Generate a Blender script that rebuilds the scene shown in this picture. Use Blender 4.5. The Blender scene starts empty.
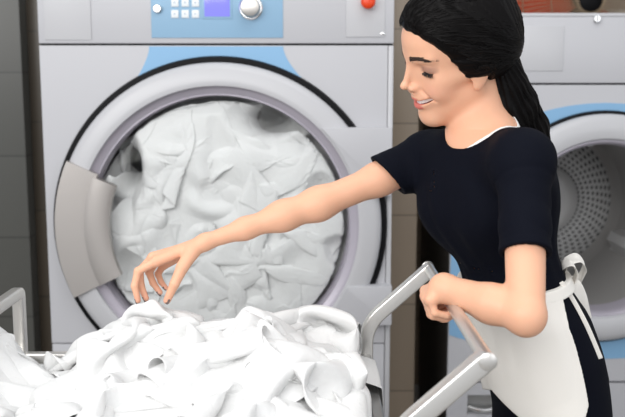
import bpy, math, numpy as np
from mathutils import Vector, Matrix
C = bpy.context.scene.collection
PI = math.pi
# ------------------------------------------------------------------ camera frame
CAM_Z = 1.45; PITCH = math.radians(8.0); F = 868.0
def P(px, py, Y):
    """world point seen at pixel (px,py) at world depth Y (camera at (0,0,CAM_Z))"""
    u = px - 312.5; v = 208.5 - py
    d = Vector((u, F*math.cos(PITCH) + v*math.sin(PITCH), -F*math.sin(PITCH) + v*math.cos(PITCH)))
    d *= Y/d.y
    return Vector((d.x, Y, CAM_Z + d.z))
def Pn(px, py, Y): return np.array(P(px, py, Y))
cam = bpy.data.objects.new('camera', bpy.data.cameras.new('camera')); C.objects.link(cam)
cam.location = (0, 0, CAM_Z); cam.rotation_euler = (PI/2 - PITCH, 0, 0)
cam.data.sensor_width = 36; cam.data.lens = F/625*36
cam.data.clip_start = .05
cam.data.dof.use_dof = True; cam.data.dof.focus_distance = 1.72; cam.data.dof.aperture_fstop = 4.5
bpy.context.scene.camera = cam
# ------------------------------------------------------------------ materials
def mat(name, col, rough=.5, metal=0, spec=.5, bump=None, var=None, coat=0, sss=0, aniso=0, sheen=0):
    """bump=(scale, strength, stretch xyz); var=(scale, colour2)"""
    m = bpy.data.materials.new(name); m.use_nodes = True; nt = m.node_tree; b = nt.nodes['Principled BSDF']
    b.inputs['Base Color'].default_value = (*col, 1); b.inputs['Roughness'].default_value = rough
    b.inputs['Metallic'].default_value = metal; b.inputs['Specular IOR Level'].default_value = spec
    if coat: b.inputs['Coat Weight'].default_value = coat; b.inputs['Coat Roughness'].default_value = .1
    if sss:
        b.inputs['Subsurface Weight'].default_value = sss; b.inputs['Subsurface Radius'].default_value = (.012, .005, .003)
        b.inputs['Subsurface Scale'].default_value = 1.0
    if aniso: b.inputs['Anisotropic'].default_value = aniso
    if sheen: b.inputs['Sheen Weight'].default_value = sheen
    tc = nt.nodes.new('ShaderNodeTexCoord')
    def ns(scale, stretch=(1, 1, 1), detail=3):
        mp = nt.nodes.new('ShaderNodeMapping'); mp.inputs['Scale'].default_value = stretch
        nt.links.new(tc.outputs['Object'], mp.inputs[0])
        n = nt.nodes.new('ShaderNodeTexNoise'); n.inputs['Scale'].default_value = scale; n.inputs['Detail'].default_value = detail
        nt.links.new(mp.outputs[0], n.inputs['Vector']); return n
    if bump:
        n = ns(bump[0], bump[2] if len(bump) > 2 else (1, 1, 1))
        bp = nt.nodes.new('ShaderNodeBump'); bp.inputs['Strength'].default_value = bump[1]; bp.inputs['Distance'].default_value = .002
        nt.links.new(n.outputs['Fac'], bp.inputs['Height']); nt.links.new(bp.outputs[0], b.inputs['Normal'])
    if var:
        n = ns(var[0], var[2] if len(var) > 2 else (1, 1, 1)); mx = nt.nodes.new('ShaderNodeMix'); mx.data_type = 'RGBA'
        nt.links.new(n.outputs['Fac'], mx.inputs['Factor'])
        mx.inputs['A'].default_value = (*col, 1); mx.inputs['B'].default_value = (*var[1], 1)
        nt.links.new(mx.outputs['Result'], b.inputs['Base Color'])
    return m
def srgb(r, g, b):
    f = lambda c: (c/255/12.92 if c/255 <= .04045 else ((c/255+.055)/1.055)**2.4)
    return (f(r), f(g), f(b))
M = {}
M['paint'] = mat('washer_paint', (.50, .50, .525), .38, bump=(900, .04))
M['paint2'] = mat('washer_bezel', (.52, .52, .54), .33)
M['paint_dark_shade'] = mat('washer_side_shade', (.035, .031, .027), .5)  # shade on the washer's side put into the colour; kick plate shares it
M['blue'] = mat('blue_panel', srgb(140, 176, 204), .4)
M['blue2'] = mat('blue_decal', srgb(130, 174, 210), .45)
M['black'] = mat('black_rubber', (.004, .004, .005), .55, spec=.15)
M['lip'] = mat('door_lip', (.46, .43, .49), .3, .2)
M['brush'] = mat('brushed_metal', (.47, .44, .42), .42, .75, bump=(60, .12, (1, 1, 30)))
M['chrome'] = mat('chrome', (.8, .8, .8), .15, 1)
M['knob'] = mat('knob_metal', (.42, .40, .38), .3, .9, aniso=.5)
M['red'] = mat('red_plastic', srgb(225, 65, 20), .35)
M['white_plastic'] = mat('white_plastic', (.75, .78, .8), .4)
M['icon'] = mat('button_print', (.45, .52, .6), .5)
M['steel'] = mat('drum_steel', (.68, .68, .68), .38, .3, bump=(40, .08))
M['steel_dark'] = mat('drum_steel_dark', (.42, .41, .40), .42, .3)
M['alu'] = mat('cart_aluminium', (.74, .72, .69), .33, .85, bump=(90, .10, (1, 1, 12)))
M['alu_grey'] = mat('cart_grey_tube', (.36, .36, .355), .4, .8)
M['linen'] = mat('white_linen', (.735, .735, .73), .85, spec=.2, bump=(38, .55))
for n_ in M['linen'].node_tree.nodes:
    if n_.type == 'BUMP': n_.inputs['Distance'].default_value = .004
    if n_.type == 'TEX_NOISE': n_.inputs['Detail'].default_value = 5; n_.inputs['Distortion'].default_value = 1.2
M['orange'] = mat('fan_orange', srgb(178, 64, 24), .45)
M['floor'] = mat('floor_tile', (.30, .29, .27), .4, var=(3, (.26, .25, .24)))
# display gives off a violet light
def emis(name, col, s):
    m = bpy.data.materials.new(name); m.use_nodes = True; b = m.node_tree.nodes['Principled BSDF']
    b.inputs['Base Color'].default_value = (*[c*.3 for c in col], 1); b.inputs['Emission Color'].default_value = (*col, 1)
    b.inputs['Emission Strength'].default_value = s; b.inputs['Roughness'].default_value = .15; return m
M['display'] = emis('violet_display', srgb(140, 140, 242), .62)
# thin clear pane: mostly transparent, fresnel reflection on top
g = bpy.data.materials.new('door_glass'); g.use_nodes = True; nt = g.node_tree; nt.nodes.clear()
o_ = nt.nodes.new('ShaderNodeOutputMaterial'); mx = nt.nodes.new('ShaderNodeMixShader')
tr = nt.nodes.new('ShaderNodeBsdfTransparent'); tr.inputs[0].default_value = (.97, .98, .98, 1)
gl = nt.nodes.new('ShaderNodeBsdfGlossy'); gl.inputs['Roughness'].default_value = .04
lw = nt.nodes.new('ShaderNodeFresnel'); lw.inputs[0].default_value = 1.25
nt.links.new(lw.outputs[0], mx.inputs[0]); nt.links.new(tr.outputs[0], mx.inputs[1]); nt.links.new(gl.outputs[0], mx.inputs[2])
nt.links.new(mx.outputs[0], o_.inputs[0]); M['glass'] = g
# wall tiles with grout
def tiles(name, c1, c2, grout, w, h, rough=.35):
    m = mat(name, c1, rough); nt = m.node_tree; b = nt.nodes['Principled BSDF']
    tc = nt.nodes.new('ShaderNodeTexCoord'); sp = nt.nodes.new('ShaderNodeSeparateXYZ'); cb = nt.nodes.new('ShaderNodeCombineXYZ')
    nt.links.new(tc.outputs['Object'], sp.inputs[0])
    ad = nt.nodes.new('ShaderNodeMath'); ad.operation = 'ADD'
    nt.links.new(sp.outputs[0], ad.inputs[0]); nt.links.new(sp.outputs[1], ad.inputs[1])
    nt.links.new(ad.outputs[0], cb.inputs[0]); nt.links.new(sp.outputs[2], cb.inputs[1])
    br = nt.nodes.new('ShaderNodeTexBrick'); br.offset = 0; br.inputs['Scale'].default_value = 1
    br.inputs['Brick Width'].default_value = w; br.inputs['Row Height'].default_value = h; br.inputs['Mortar Size'].default_value = .003
    br.inputs['Color1'].default_value = (*c1, 1); br.inputs['Color2'].default_value = (*c2, 1); br.inputs['Mortar'].default_value = (*grout, 1)
    nt.links.new(cb.outputs[0], br.inputs['Vector']); nt.links.new(br.outputs['Color'], b.inputs['Base Color'])
    return m
M['tile_brown_lit'] = tiles('brown_wall_tile_lit', srgb(158, 142, 124), srgb(150, 135, 117), srgb(120, 108, 94), .33, .33)  # lit copy of the wall tile, the lighting difference put into its colour
M['tile_grey'] = tiles('grey_wall_tile', srgb(84, 84, 80), srgb(78, 78, 74), srgb(62, 62, 60), .45, .30)
M['tile_brown_shade'] = tiles('brown_wall_tile_shade', srgb(74, 66, 56), srgb(70, 63, 54), srgb(55, 50, 44), .33, .33)  # shaded copy of the same brown tile, shadow put into its colour
# drum back plate: rings of punched holes, drawn from the plate's own centre (object space)
def perforated():
    m = mat('perforated_steel', (.42, .42, .42), .5, .0); nt = m.node_tree; b = nt.nodes['Principled BSDF']
    tc = nt.nodes.new('ShaderNodeTexCoord'); sp = nt.nodes.new('ShaderNodeSeparateXYZ'); nt.links.new(tc.outputs['UV'], sp.inputs[0])
    def mth(op, a, b_=None, c_=None):
        n = nt.nodes.new('ShaderNodeMath'); n.operation = op
        for i, s in enumerate((a, b_, c_)):
            if s is None: continue
            if isinstance(s, (int, float)): n.inputs[i].default_value = s
            else: nt.links.new(s, n.inputs[i])
        return n.outputs[0]
    r, th = sp.outputs[1], sp.outputs[0]                     # UV = (angle in cells, ring number)
    ring = mth('FLOOR', r); a = mth('FRACT', mth('ADD', th, mth('MULTIPLY', ring, .5)))
    da = mth('SUBTRACT', a, .5); dr = mth('SUBTRACT', mth('FRACT', r), .5)
    dd = mth('SQRT', mth('ADD', mth('MULTIPLY', da, da), mth('MULTIPLY', dr, dr)))
    hole = mth('LESS_THAN', dd, .27)
    mx = nt.nodes.new('ShaderNodeMix'); mx.data_type = 'RGBA'; nt.links.new(hole, mx.inputs['Factor'])
    mx.inputs['A'].default_value = (.60, .60, .60, 1); mx.inputs['B'].default_value = (.03, .03, .03, 1)
    nt.links.new(mx.outputs['Result'], b.inputs['Base Color']); return m
M['perf'] = perforated()
# ------------------------------------------------------------------ objects
ORIG = {}
def thing(name, label, cat, loc=(0, 0, 0), group=None):
    o = bpy.data.objects.new(name, None); C.objects.link(o); o.location = loc; o.empty_display_size = .05
    tag(o, label, cat, group); ORIG[o.name] = Vector(loc); return o
def tag(o, label, cat=None, group=None, kind=None):
    if label: o['label'] = label
    if cat: o['category'] = cat
    if group: o['group'] = group
    if kind: o['kind'] = kind
    return o
def put(name, V, Fc, m, parent=None, smooth=True, label=None, loc=None, sharp=None, uv=None):
    """link one mesh; V in world coordinates, moved into the parent's frame. loc: own origin for a top-level mesh"""
    V = np.asarray(V, float).reshape(-1, 3)
    org = Vector((0, 0, 0))
    if parent is not None: org = ORIG.get(parent.name, Vector((0, 0, 0)))
    elif loc is not None: org = Vector(loc)
    V = V - np.array(org)
    me = bpy.data.meshes.new(name)
    if isinstance(Fc, np.ndarray) and Fc.ndim == 2:
        k = Fc.shape[1]; me.vertices.add(len(V)); me.vertices.foreach_set('co', V.astype(np.float32).ravel())
        me.loops.add(Fc.size); me.loops.foreach_set('vertex_index', Fc.astype(np.int32).ravel())
        me.polygons.add(len(Fc)); me.polygons.foreach_set('loop_start', np.arange(0, Fc.size, k, dtype=np.int32))
        me.update(calc_edges=True); me.validate()
    else:
        me.from_pydata(V.tolist(), [], [list(map(int, f)) for f in Fc]); me.update()
    me.polygons.foreach_set('use_smooth', np.full(len(me.polygons), bool(smooth)))
    if m is not None: me.materials.append(m)
    if smooth and sharp: me.set_sharp_from_angle(angle=math.radians(sharp))
    o = bpy.data.objects.new(name, me); C.objects.link(o)
    if parent is not None: o.parent = parent; ORIG[o.name] = org
    else: o.location = org; ORIG[o.name] = org
    if label: o['label'] = label
    return o
import bmesh
def bm_put(name, bm, m, parent=None, smooth=True, sharp=35, **k):
    bmesh.ops.recalc_face_normals(bm, faces=bm.faces)
    V = [tuple(v.co) for v in bm.verts]; bm.verts.index_update(); Fc = [[v.index for v in f.verts] for f in bm.faces]; bm.free()
    return put(name, V, Fc, m, parent, smooth, sharp=sharp, **k)
def bm_box(lo, hi, bev=0, seg=2, bm=None):
    b = bmesh.new(); lo = Vector(lo); hi = Vector(hi)
    bmesh.ops.create_cube(b, size=1)
    for v in b.verts: v.co = Vector([lo[i] + (v.co[i]+.5)*(hi[i]-lo[i]) for i in range(3)])
    if bev: bmesh.ops.bevel(b, geom=list(b.edges), offset=bev, segments=seg, profile=.5, affect='EDGES')
    return bm_join(bm, b) if bm else b
def bm_join(a, b):
    me = bpy.data.meshes.new('tmp'); b.to_mesh(me); b.free(); a.from_mesh(me); bpy.data.meshes.remove(me); return a
def box(name, lo, hi, m, parent=None, bev=.002, **k): return bm_put(name, bm_box(lo, hi, bev), m, parent, **k)
def lathe(c, prof, seg=128, a0=0, a1=2*PI, close=False):
    """prof: (radius, y offset) rows, spun about the Y axis through c"""
    V = []; Fc = []; full = abs(a1-a0-2*PI) < 1e-6; n = seg if full else seg+1; k = len(prof)
    for i in range(n):
        t = a0 + (a1-a0)*i/seg
        for r, y in prof: V.append((c[0]+r*math.cos(t), c[1]+y, c[2]+r*math.sin(t)))
    for i in range(seg):
        j = (i+1) % n
        for q in range(k if close else k-1):
            w = (q+1) % k
            Fc.append((i*k+q, j*k+q, j*k+w, i*k+w))
    if close and not full:
        Fc.append(list(range(k))); Fc.append([(n-1)*k+q for q in range(k)][::-1])
    return V, Fc
def lathe_put(name, c, prof, m, parent=None, seg=128, a0=0, a1=2*PI, close=False, sharp=40, **k):
    V, Fc = lathe(c, prof, seg, a0, a1, close)
    bm = bmesh.new(); vs = [bm.verts.new(v) for v in V]
    for f in Fc:
        try: bm.faces.new([vs[i] for i in f])
        except Exception: pass
    bmesh.ops.remove_doubles(bm, verts=bm.verts, dist=1e-6)
    return bm_put(name, bm, m, parent, sharp=sharp, **k)
def prism(pts, y0, y1, bev=0):
    """outline of (x,z) points pushed from y0 to y1"""
    bm = bmesh.new(); a = [bm.verts.new((x, y0, z)) for x, z in pts]; f = bm.faces.new(a)
    r = bmesh.ops.extrude_face_region(bm, geom=[f])
    for v in [g for g in r['geom'] if isinstance(g, bmesh.types.BMVert)]: v.co.y = y1
    if bev: 
        es = [e for e in bm.edges if abs(e.verts[0].co.y-y0) < 1e-6 and abs(e.verts[1].co.y-y0) < 1e-6]
        bmesh.ops.bevel(bm, geom=es, offset=bev, segments=2, profile=.5, affect='EDGES')
    return bm
def arc(cx, cz, r, a0, a1, n): return [(cx+r*math.cos(a0+(a1-a0)*i/n), cz+r*math.sin(a0+(a1-a0)*i/n)) for i in range(n+1)]
def sweep(path, prof, ref=(0, 1, 0), caps=True, scale=None):
    """profile (u,v) along a path; u runs along ref"""
    path = [Vector(p) for p in path]; ref = Vector(ref).normalized(); V = []; Fc = []; k = len(prof)
    for i, p in enumerate(path):
        t = (path[min(i+1, len(path)-1)] - path[max(i-1, 0)]).normalized()
        U = (ref - t*ref.dot(t)).normalized(); W = t.cross(U)
        # keep the width of the tube through a mitre
        m = 1
        if 0 < i < len(path)-1:
            t1 = (path[i]-path[i-1]).normalized(); t2 = (path[i+1]-path[i]).normalized()
            m = 1/max(.5, math.sqrt(max(0, (1+t1.dot(t2))/2)))
        s = scale[i] if scale else 1
        for u, v in prof: V.append(tuple(p + U*u*s + W*v*m*s))
    for i in range(len(path)-1):
        for q in range(k):
            w = (q+1) % k; Fc.append((i*k+q, i*k+w, (i+1)*k+w, (i+1)*k+q))
    if caps: Fc.append(list(range(k))[::-1]); Fc.append([(len(path)-1)*k+q for q in range(k)])
    return V, Fc
def bend(pts, r, n=8):
    """polyline with rounded corners"""
    pts = [Vector(p) for p in pts]; out = [pts[0]]
    for i in range(1, len(pts)-1):
        a, b, c = pts[i-1], pts[i], pts[i+1]; d1 = (a-b).normalized(); d2 = (c-b).normalized()
        L = min(r, (a-b).length*.49, (c-b).length*.49); p0 = b+d1*L; p2 = b+d2*L
        for j in range(n+1):
            t = j/n; out.append(p0*(1-t)**2 + b*2*t*(1-t) + p2*t*t)
    out.append(pts[-1]); return out
def rsq(w, h, r=.004, n=3):
    pr = []
    for cx, cy, a in ((w/2-r, h/2-r, 0), (-w/2+r, h/2-r, PI/2), (-w/2+r, -h/2+r, PI), (w/2-r, -h/2+r, 3*PI/2)):
        for i in range(n+1): t = a+PI/2*i/n; pr.append((cx+r*math.cos(t), cy+r*math.sin(t)))
    return pr
def circ(r, n=24): return [(r*math.cos(2*PI*i/n), r*math.sin(2*PI*i/n)) for i in range(n)]
def tube(name, path, prof, m, parent=None, ref=(0, 1, 0), scale=None, **k):
    V, Fc = sweep(path, prof, ref, scale=scale); return put(name, V, Fc, m, parent, sharp=40, **k)
def vnoise(p, seed=0):
    p = np.asarray(p, np.float64); i = np.floor(p).astype(np.int64); f = (p-i); f = f*f*(3-2*f); r = 0
    for dx in (0, 1):
        for dy in (0, 1):
            for dz in (0, 1):
                h = (i[..., 0]+dx)*374761393+(i[..., 1]+dy)*668265263+(i[..., 2]+dz)*2147483647+seed*974634777
                h = (h ^ (h >> 13))*1274126177; h = (h ^ (h >> 16)) & 0xffff
                w = (f[..., 0] if dx else 1-f[..., 0])*(f[..., 1] if dy else 1-f[..., 1])*(f[..., 2] if dz else 1-f[..., 2])
                r = r+w*(h/32767.5-1)
    return r
# ================================================================== setting
def struct(o): o['kind'] = 'structure'; return o
struct(box('floor', (-3, -.6, -.1), (5, 4.2, 0), M['floor'], bev=0))
struct(box('wall_back', (-.80, 4.10, 0), (5, 4.20, 2.9), M['tile_brown_lit'], bev=0))
xg = P(28, 200, 3.15).x
struct(box('wall_left', (-3, 3.15, 0), (xg, 4.20, 2.9), M['tile_grey'], bev=.004))
struct(box('trim_1', (xg, 3.22, 0), (xg+.14, 4.20, 2.9), M['tile_brown_shade'], bev=.003))  # wall strip beside the machine, its shadow painted dark
# ================================================================== large washing machine
Y0 = 2.75; S = .003215                                  # metres per pixel on its front
XL, XR = P(46.5, 215, Y0).x, P(391.5, 215, Y0).x
W = thing('washing_machine', 'large grey front-loading washing machine packed with white sheets, blue control panel', 'washing machine', ((XL+XR)/2, Y0+.5, 0))
zl = P(220, 44.5, Y0).z
ctr = P(220.5, 225, Y0); cx, cz = ctr.x, ctr.z
# cabinet front is a plate with a round hole, so the drum is open behind the door
def holed_plate(x0, x1, z0, z1, cx, cz, r, y0, y1, n=96):
    bm = bmesh.new(); pts = []; 
    for i in range(n):
        t = 2*PI*i/n; c, s = math.cos(t), math.sin(t)
        k = min([((x1-cx)/c if c > 0 else (x0-cx)/c) if abs(c) > 1e-9 else 9, ((z1-cz)/s if s > 0 else (z0-cz)/s) if abs(s) > 1e-9 else 9])
        pts.append(((cx+r*c, cz+r*s), (cx+k*c, cz+k*s)))
    corners = [(x1, z1), (x0, z1), (x0, z0), (x1, z0)]
    rings = {}
    for y in (y0, y1):
        rings[y] = ([bm.verts.new((p[0][0], y, p[0][1])) for p in pts], [bm.verts.new((p[1][0], y, p[1][1])) for p in pts])
    cv = {(k, y): bm.verts.new((c[0], y, c[1])) for k, c in enumerate(corners) for y in (y0, y1)}
    def side(p):
        x, z = p
        return 0 if abs(x-x1) < 1e-6 else 1 if abs(z-z1) < 1e-6 else 2 if abs(x-x0) < 1e-6 else 3
    for i in range(n):
        j = (i+1) % n; s0, s1 = side(pts[i][1]), side(pts[j][1])
        for y in (y0, y1):
            a, b = rings[y]
            f = [a[i], a[j], b[j], b[i]]
            if s0 != s1: f = [a[i], a[j], b[j], cv[({(0, 1): 0, (1, 2): 1, (2, 3): 2, (3, 0): 3}.get((s0, s1), 0), y)], b[i]]
            bm.faces.new(f)
        bm.faces.new([rings[y0][0][i], rings[y0][0][j], rings[y1][0][j], rings[y1][0][i]])
        if s0 == s1: bm.faces.new([rings[y0][1][i], rings[y0][1][j], rings[y1][1][j], rings[y1][1][i]])
        else:
            k = {(0, 1): 0, (1, 2): 1, (2, 3): 2, (3, 0): 3}.get((s0, s1), 0)
            bm.faces.new([rings[y0][1][i], cv[(k, y0)], cv[(k, y1)], rings[y1][1][i]])
            bm.faces.new([cv[(k, y0)], rings[y0][1][j], rings[y1][1][j], cv[(k, y1)]])
    return bm
bm_put('front_panel', holed_plate(XL, XR-.018, .62, zl-.003, cx, cz, .44, Y0, Y0+.02), M['paint'], W, sharp=30)
bm = bm_box((XL, Y0+.005, .0), (XR, Y0+.02, .12), 0)
bm_box((XL, Y0+.02, .0), (XL+.015, Y0+.95, 1.95), 0, bm=bm); bm_box((XR-.015, Y0+.02, 0), (XR, Y0+.95, 1.95), 0, bm=bm)
bm_box((XL, Y0+.02, 1.935), (XR, Y0+.95, 1.95), 0, bm=bm); bm_box((XL, Y0+.935, 0), (XR, Y0+.95, 1.95), 0, bm=bm)
bm_put('cabinet', bm, M['paint'], W)
box('side_flange', (XR-.016, Y0-.001, .12), (XR, Y0+.02, zl-.003), M['paint2'], W, .002)
box('lower_panel', (XL, Y0, .12), (XR-.018, Y0+.02, .616), M['paint'], W, .003)
# fascia above the seam
box('seam_strip', (XL+.003, Y0+.004, zl-.004), (XR-.003, Y0+.02, zl+.004), M['black'], W, 0)
box('control_fascia', (XL, Y0-.004, zl+.003), (XR, Y0+.03, 1.95), M['paint'], W, .003)
def fpx(px, py, Yd=Y0): p = P(px, py, Yd); return p.x, p.z
def panel(name, x0, y0, x1, y1, m, parent, Yd, th=.004, bev=.0015, **k):
    a = fpx(x0, y1, Yd); b = fpx(x1, y0, Yd)
    return box(name, (a[0], Yd-th, a[1]), (b[0], Yd, b[1]), m, parent, bev, **k)
Yf = Y0-.004
dp = panel('detergent_hatch', 45, -70, 88, 40, M['paint2'], W, Yf, .003, .0012)
bm = bm_box((fpx(151, 0)[0], Yf-.003, fpx(0, 38)[1]), (fpx(283, 0)[0], Yf, fpx(0, -62)[1]), .0012)
cp = bm_put('control_panel', bm, M['blue'], W, label='blue control panel')
Yp = Yf-.003
for r in range(4):
    for c_ in range(3):
        x = 175+10.3*c_; y = 14-11.2*r
        b_ = panel('button', x-3.6, y-4, x+3.6, y+4, M['white_plastic'], cp, Yp, .003, .0012)
        a = fpx(x, y)
        V = [(a[0]+dx*.0035, Yp-.0034, a[1]+dz*.0035) for dx, dz in ((-1, -.7), (1, -.7), (1, .2), (0, 1), (-1, .2))]
        put('button_mark', V, [(0, 1, 2, 3, 4)], M['icon'], b_, smooth=False)
panel('display_bezel', 202, -22, 232, 19, M['blue'], cp, Yp, .002, .001)
panel('display', 204.5, -20, 229.5, 16.5, M['display'], cp, Yp-.002, .001, .0004, label='lit violet display')
kx, kz = fpx(251, 8)
lathe_put('dial_collar', (kx, Yp, kz), [(0, 0), (.037, 0), (.037, -.006), (.033, -.010), (0, -.010)], M['chrome'], cp, 48)
lathe_put('dial', (kx, Yp-.01, kz), [(0, 0), (.031, 0), (.031, -.020), (.028, -.026), (.020, -.0275), (0, -.0275)], M['knob'], cp, 48, label='round metal dial')
kx, kz = fpx(158, 9)
lk = lathe_put('key_lock', (kx, Yp, kz), [(0, 0), (.013, 0), (.013, -.010), (.010, -.013), (0, -.013)], M['chrome'], cp, 32)
box('key_slot', (kx-.0012, Yp-.0140, kz-.007), (kx+.0012, Yp-.0128, kz+.007), M['black'], lk, 0)
# panel with emergency button
ep = panel('stop_panel', 346, -70, 386, 37, M['paint2'], W, Yf, .003, .0012)
kx, kz = fpx(367.5, 2.5)
eb = lathe_put('stop_button', (kx, Yf-.003, kz), [(0, -.036), (.010, -.0355), (.019, -.032), (.0225, -.026), (.022, -.020), (.014, -.014), (.013, 0), (0, 0)], M['red'], ep, 40, label='red mushroom stop button')
panel('latch_badge', 380.5, 32.5, 385, 35, M['chrome'], ep, Yf-.003, .002, .0008)
# blue arch over the door
pts = [fpx(149.5, 46.4)]
for t in np.linspace(0, 1, 8)[1:]: pts.append(fpx(149.5-17*t**1.6, 46.4+38*t))
pts += [fpx(150, 110), fpx(220, 100), fpx(290, 110)]
for t in np.linspace(1, 0, 8)[:-1]: pts.append(fpx(283+19*t**1.6, 46.4+32*t))
pts.append(fpx(283, 46.4))
# outline without the part cut by the hole: keep it outside the door ring
def outside(pts, cx, cz, r):
    out = []
    for x, z in pts:
        d = math.hypot(x-cx, z-cz)
        out.append((cx+(x-cx)*r/d, cz+(z-cz)*r/d) if d < r else (x, z))
    return out
top = [p for p in pts[:8]] ; 
a_l = math.atan2(top[-1][1]-cz, top[-1][0]-cx); right = pts[11:]; a_r = math.atan2(right[0][1]-cz, right[0][0]-cx)
poly = top + arc(cx, cz, .47, a_l, a_r, 24) + right
bm_put('blue_arch', prism(poly, Y0-.0015, Y0), M['blue2'], W, smooth=False, label='blue decorative arch over the door')
# the door
R = lambda px: px*S
lathe_put('gasket_ring', (cx, Y0, cz), [(R(158), 0), (R(158), -.010), (R(161), -.016), (R(165), -.014), (R(166.5), 0)], M['black'], W, 160, close=True)
door = lathe_put('door', (cx, Y0, cz), [(R(160), .0), (R(160), -.022), (R(158), -.034), (R(153), -.041), (R(143), -.046), (R(140), -.046), (R(137.5), -.044), (R(137.5), .0)], M['paint2'], W, 160, close=True, label='round light grey door ring')
lathe_put('door_lip', (cx, Y0, cz), [(R(139), -.043), (R(138.5), -.036), (R(136.5), -.026), (R(134), -.022), (R(130), -.016), (R(128.5), -.018), (R(127.5), .004), (R(127.5), .05), (R(134), .05), (R(139), .02)], M['lip'], door, 160, close=True)
pr = [(R(127.2)*math.sin(t), .012-.052*math.cos(t)**1.2 if math.cos(t) > 0 else .012) for t in np.linspace(0, PI/2, 16)]
lathe_put('door_glass', (cx, Y0, cz), pr, M['glass'], door, 96, label='clear domed door glass')
# brushed handle plate on the left of the door
def sector(name, r0, r1, a0, a1, ya, yb, m, parent, n=24, bow=0):
    prof = [(r0, ya), (r0, yb), (r0+.2*(r1-r0), yb-bow), (r1-.2*(r1-r0), yb-bow), (r1, yb), (r1, ya)]
    return lathe_put(name, (cx, Y0, cz), prof, m, parent, n, a0, a1, close=True, sharp=30)
d2 = math.radians
h = sector('handle_plate', R(128), R(160.5), d2(156), d2(206), -.03, -.053, M['brush'], door, bow=.001); h['label'] = 'brushed metal handle plate'
sector('door_handle', R(107), R(131), d2(157.5), d2(206), -.035, -.062, M['brush'], h, bow=.006)
# hinge plates on the right, flush covers over the ring
for y0_, y1_, x0_ in ((127, 194, 327), (283, 321, 333)):
    a = fpx(x0_, y0_); b = fpx(390, y1_); rr = R(139.5)
    zt, zb = a[1], b[1]; xi = lambda z: cx+math.sqrt(max(0, rr*rr-(z-cz)**2))
    zs = np.linspace(zb, zt, 14); pts = [(xi(z), z) for z in zs] + [(b[0], zt), (b[0], zb)]
    bm_put('hinge_plate', prism(pts, Y0-.052, Y0, .002), M['paint'], W, smooth=True, sharp=30)
# drum
lathe_put('drum', (cx, Y0, cz), [(R(131), .04), (.47, .09), (.47, .66), (.44, .70), (0, .70)], M['steel'], W, 96)
# ================================================================== smaller washing machine
Y1 = 2.95; s1 = .00345
x0 = P(447, 400, Y1).x; c1 = P(600, 228, Y1); x1 = x0+2*(c1.x-x0); zt = P(600, 13, Y1).z; zl1 = P(600, 84, Y1).z
T = thing('washing_machine', 'smaller grey front-loading washing machine with open empty drum', 'washing machine', ((x0+x1)/2, Y1+.4, 0))
bm_put('front_panel', holed_plate(x0, x1, P(500, 381, Y1).z, zl1-.003, c1.x, c1.z, .31, Y1, Y1+.02), M['paint'], T, sharp=30)
bm = bm_box((x0, Y1+.02, 0), (x0+.015, Y1+.80, zt-.004), 0); bm_box((x1-.015, Y1+.02, 0), (x1, Y1+.80, zt-.004), 0, bm=bm)
bm_box((x0, Y1+.785, 0), (x1, Y1+.80, zt-.004), 0, bm=bm)
bm_put('cabinet', bm, M['paint_dark_shade'], T)
box('top_cover', (x0, Y1-.004, zt-.012), (x1, Y1+.80, zt), M['paint2'], T, .003)
box('control_fascia', (x0, Y1-.003, zl1+.003), (x1, Y1+.02, zt-.012), M['paint'], T, .003)
box('seam_strip', (x0+.003, Y1+.004, zl1-.004), (x1-.003, Y1+.02, zl1+.004), M['black'], T, 0)
def fp1(px, py, Yd=Y1): p = P(px, py, Yd); return p.x, p.z
a = fp1(517, 71); b = fp1(564, 26)
box('detergent_hatch', (a[0], Y1-.006, a[1]), (b[0], Y1-.003, b[1]), M['paint2'], T, .0012)
kx, kz = fp1(596, 19)
lk = lathe_put('key_lock', (kx, Y1-.003, kz), [(0, 0), (.013, 0), (.013, -.010), (.010, -.013), (0, -.013)], M['chrome'], T, 32)
box('key_slot', (kx-.0012, Y1-.0172, kz-.008), (kx+.0012, Y1-.0158, kz+.008), M['black'], lk, 0)
# blue field round the door
ax, az = 168*s1, 124*s1; pts = []
for i in range(33):
    t = PI*i/32; x = c1.x+ax*math.cos(t); z = c1.z+az*math.sin(t)
    pts.append((min(max(x, x0+.002), x1-.002), z))
pts += [(x0+.002, fp1(447, 336)[1]), fp1(490, 345), fp1(540, 357), fp1(600, 359), (2*c1.x-fp1(540, 357)[0], fp1(540, 357)[1]), (x1-.002, fp1(447, 336)[1])]
def ringcut(outer, cx, cz, r, y0, y1):
    # outline joined to a round hole, laid out by angle
    n = 128; o = []
    for i in range(n):
        t = 2*PI*i/n; dx, dz = math.cos(t), math.sin(t); best = r*1.05
        for k in range(len(outer)):
            (ax_, az_), (bx_, bz_) = outer[k], outer[(k+1) % len(outer)]
            ex, ez = bx_-ax_, bz_-az_; den = dx*ez-dz*ex
            if abs(den) < 1e-9: continue
            q = ((ax_-cx)*ez-(az_-cz)*ex)/den; s = ((ax_-cx)*dz-(az_-cz)*dx)/den
            if q > 0 and -1e-6 <= s <= 1+1e-6: best = max(best, q)
        o.append((cx+dx*best, cz+dz*best))
    V = []; 
    for i in range(n):
        t = 2*PI*i/n
        V += [(cx+r*math.cos(t), y1, cz+r*math.sin(t)), (cx+r*math.cos(t), y0, cz+r*math.sin(t)), (o[i][0], y0, o[i][1]), (o[i][0], y1, o[i][1])]
    Fc = [(i*4+q, ((i+1) % n)*4+q, ((i+1) % n)*4+(q+1) % 4, i*4+(q+1) % 4) for i in range(n) for q in range(4)]
    return V, Fc
V, Fc = ringcut(pts, c1.x, c1.z, .33, Y1-.0015, Y1+.001)
put('blue_surround', V, Fc, M['blue2'], T, smooth=False, label='blue field round the door')
r1 = lambda px: px*s1
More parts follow.
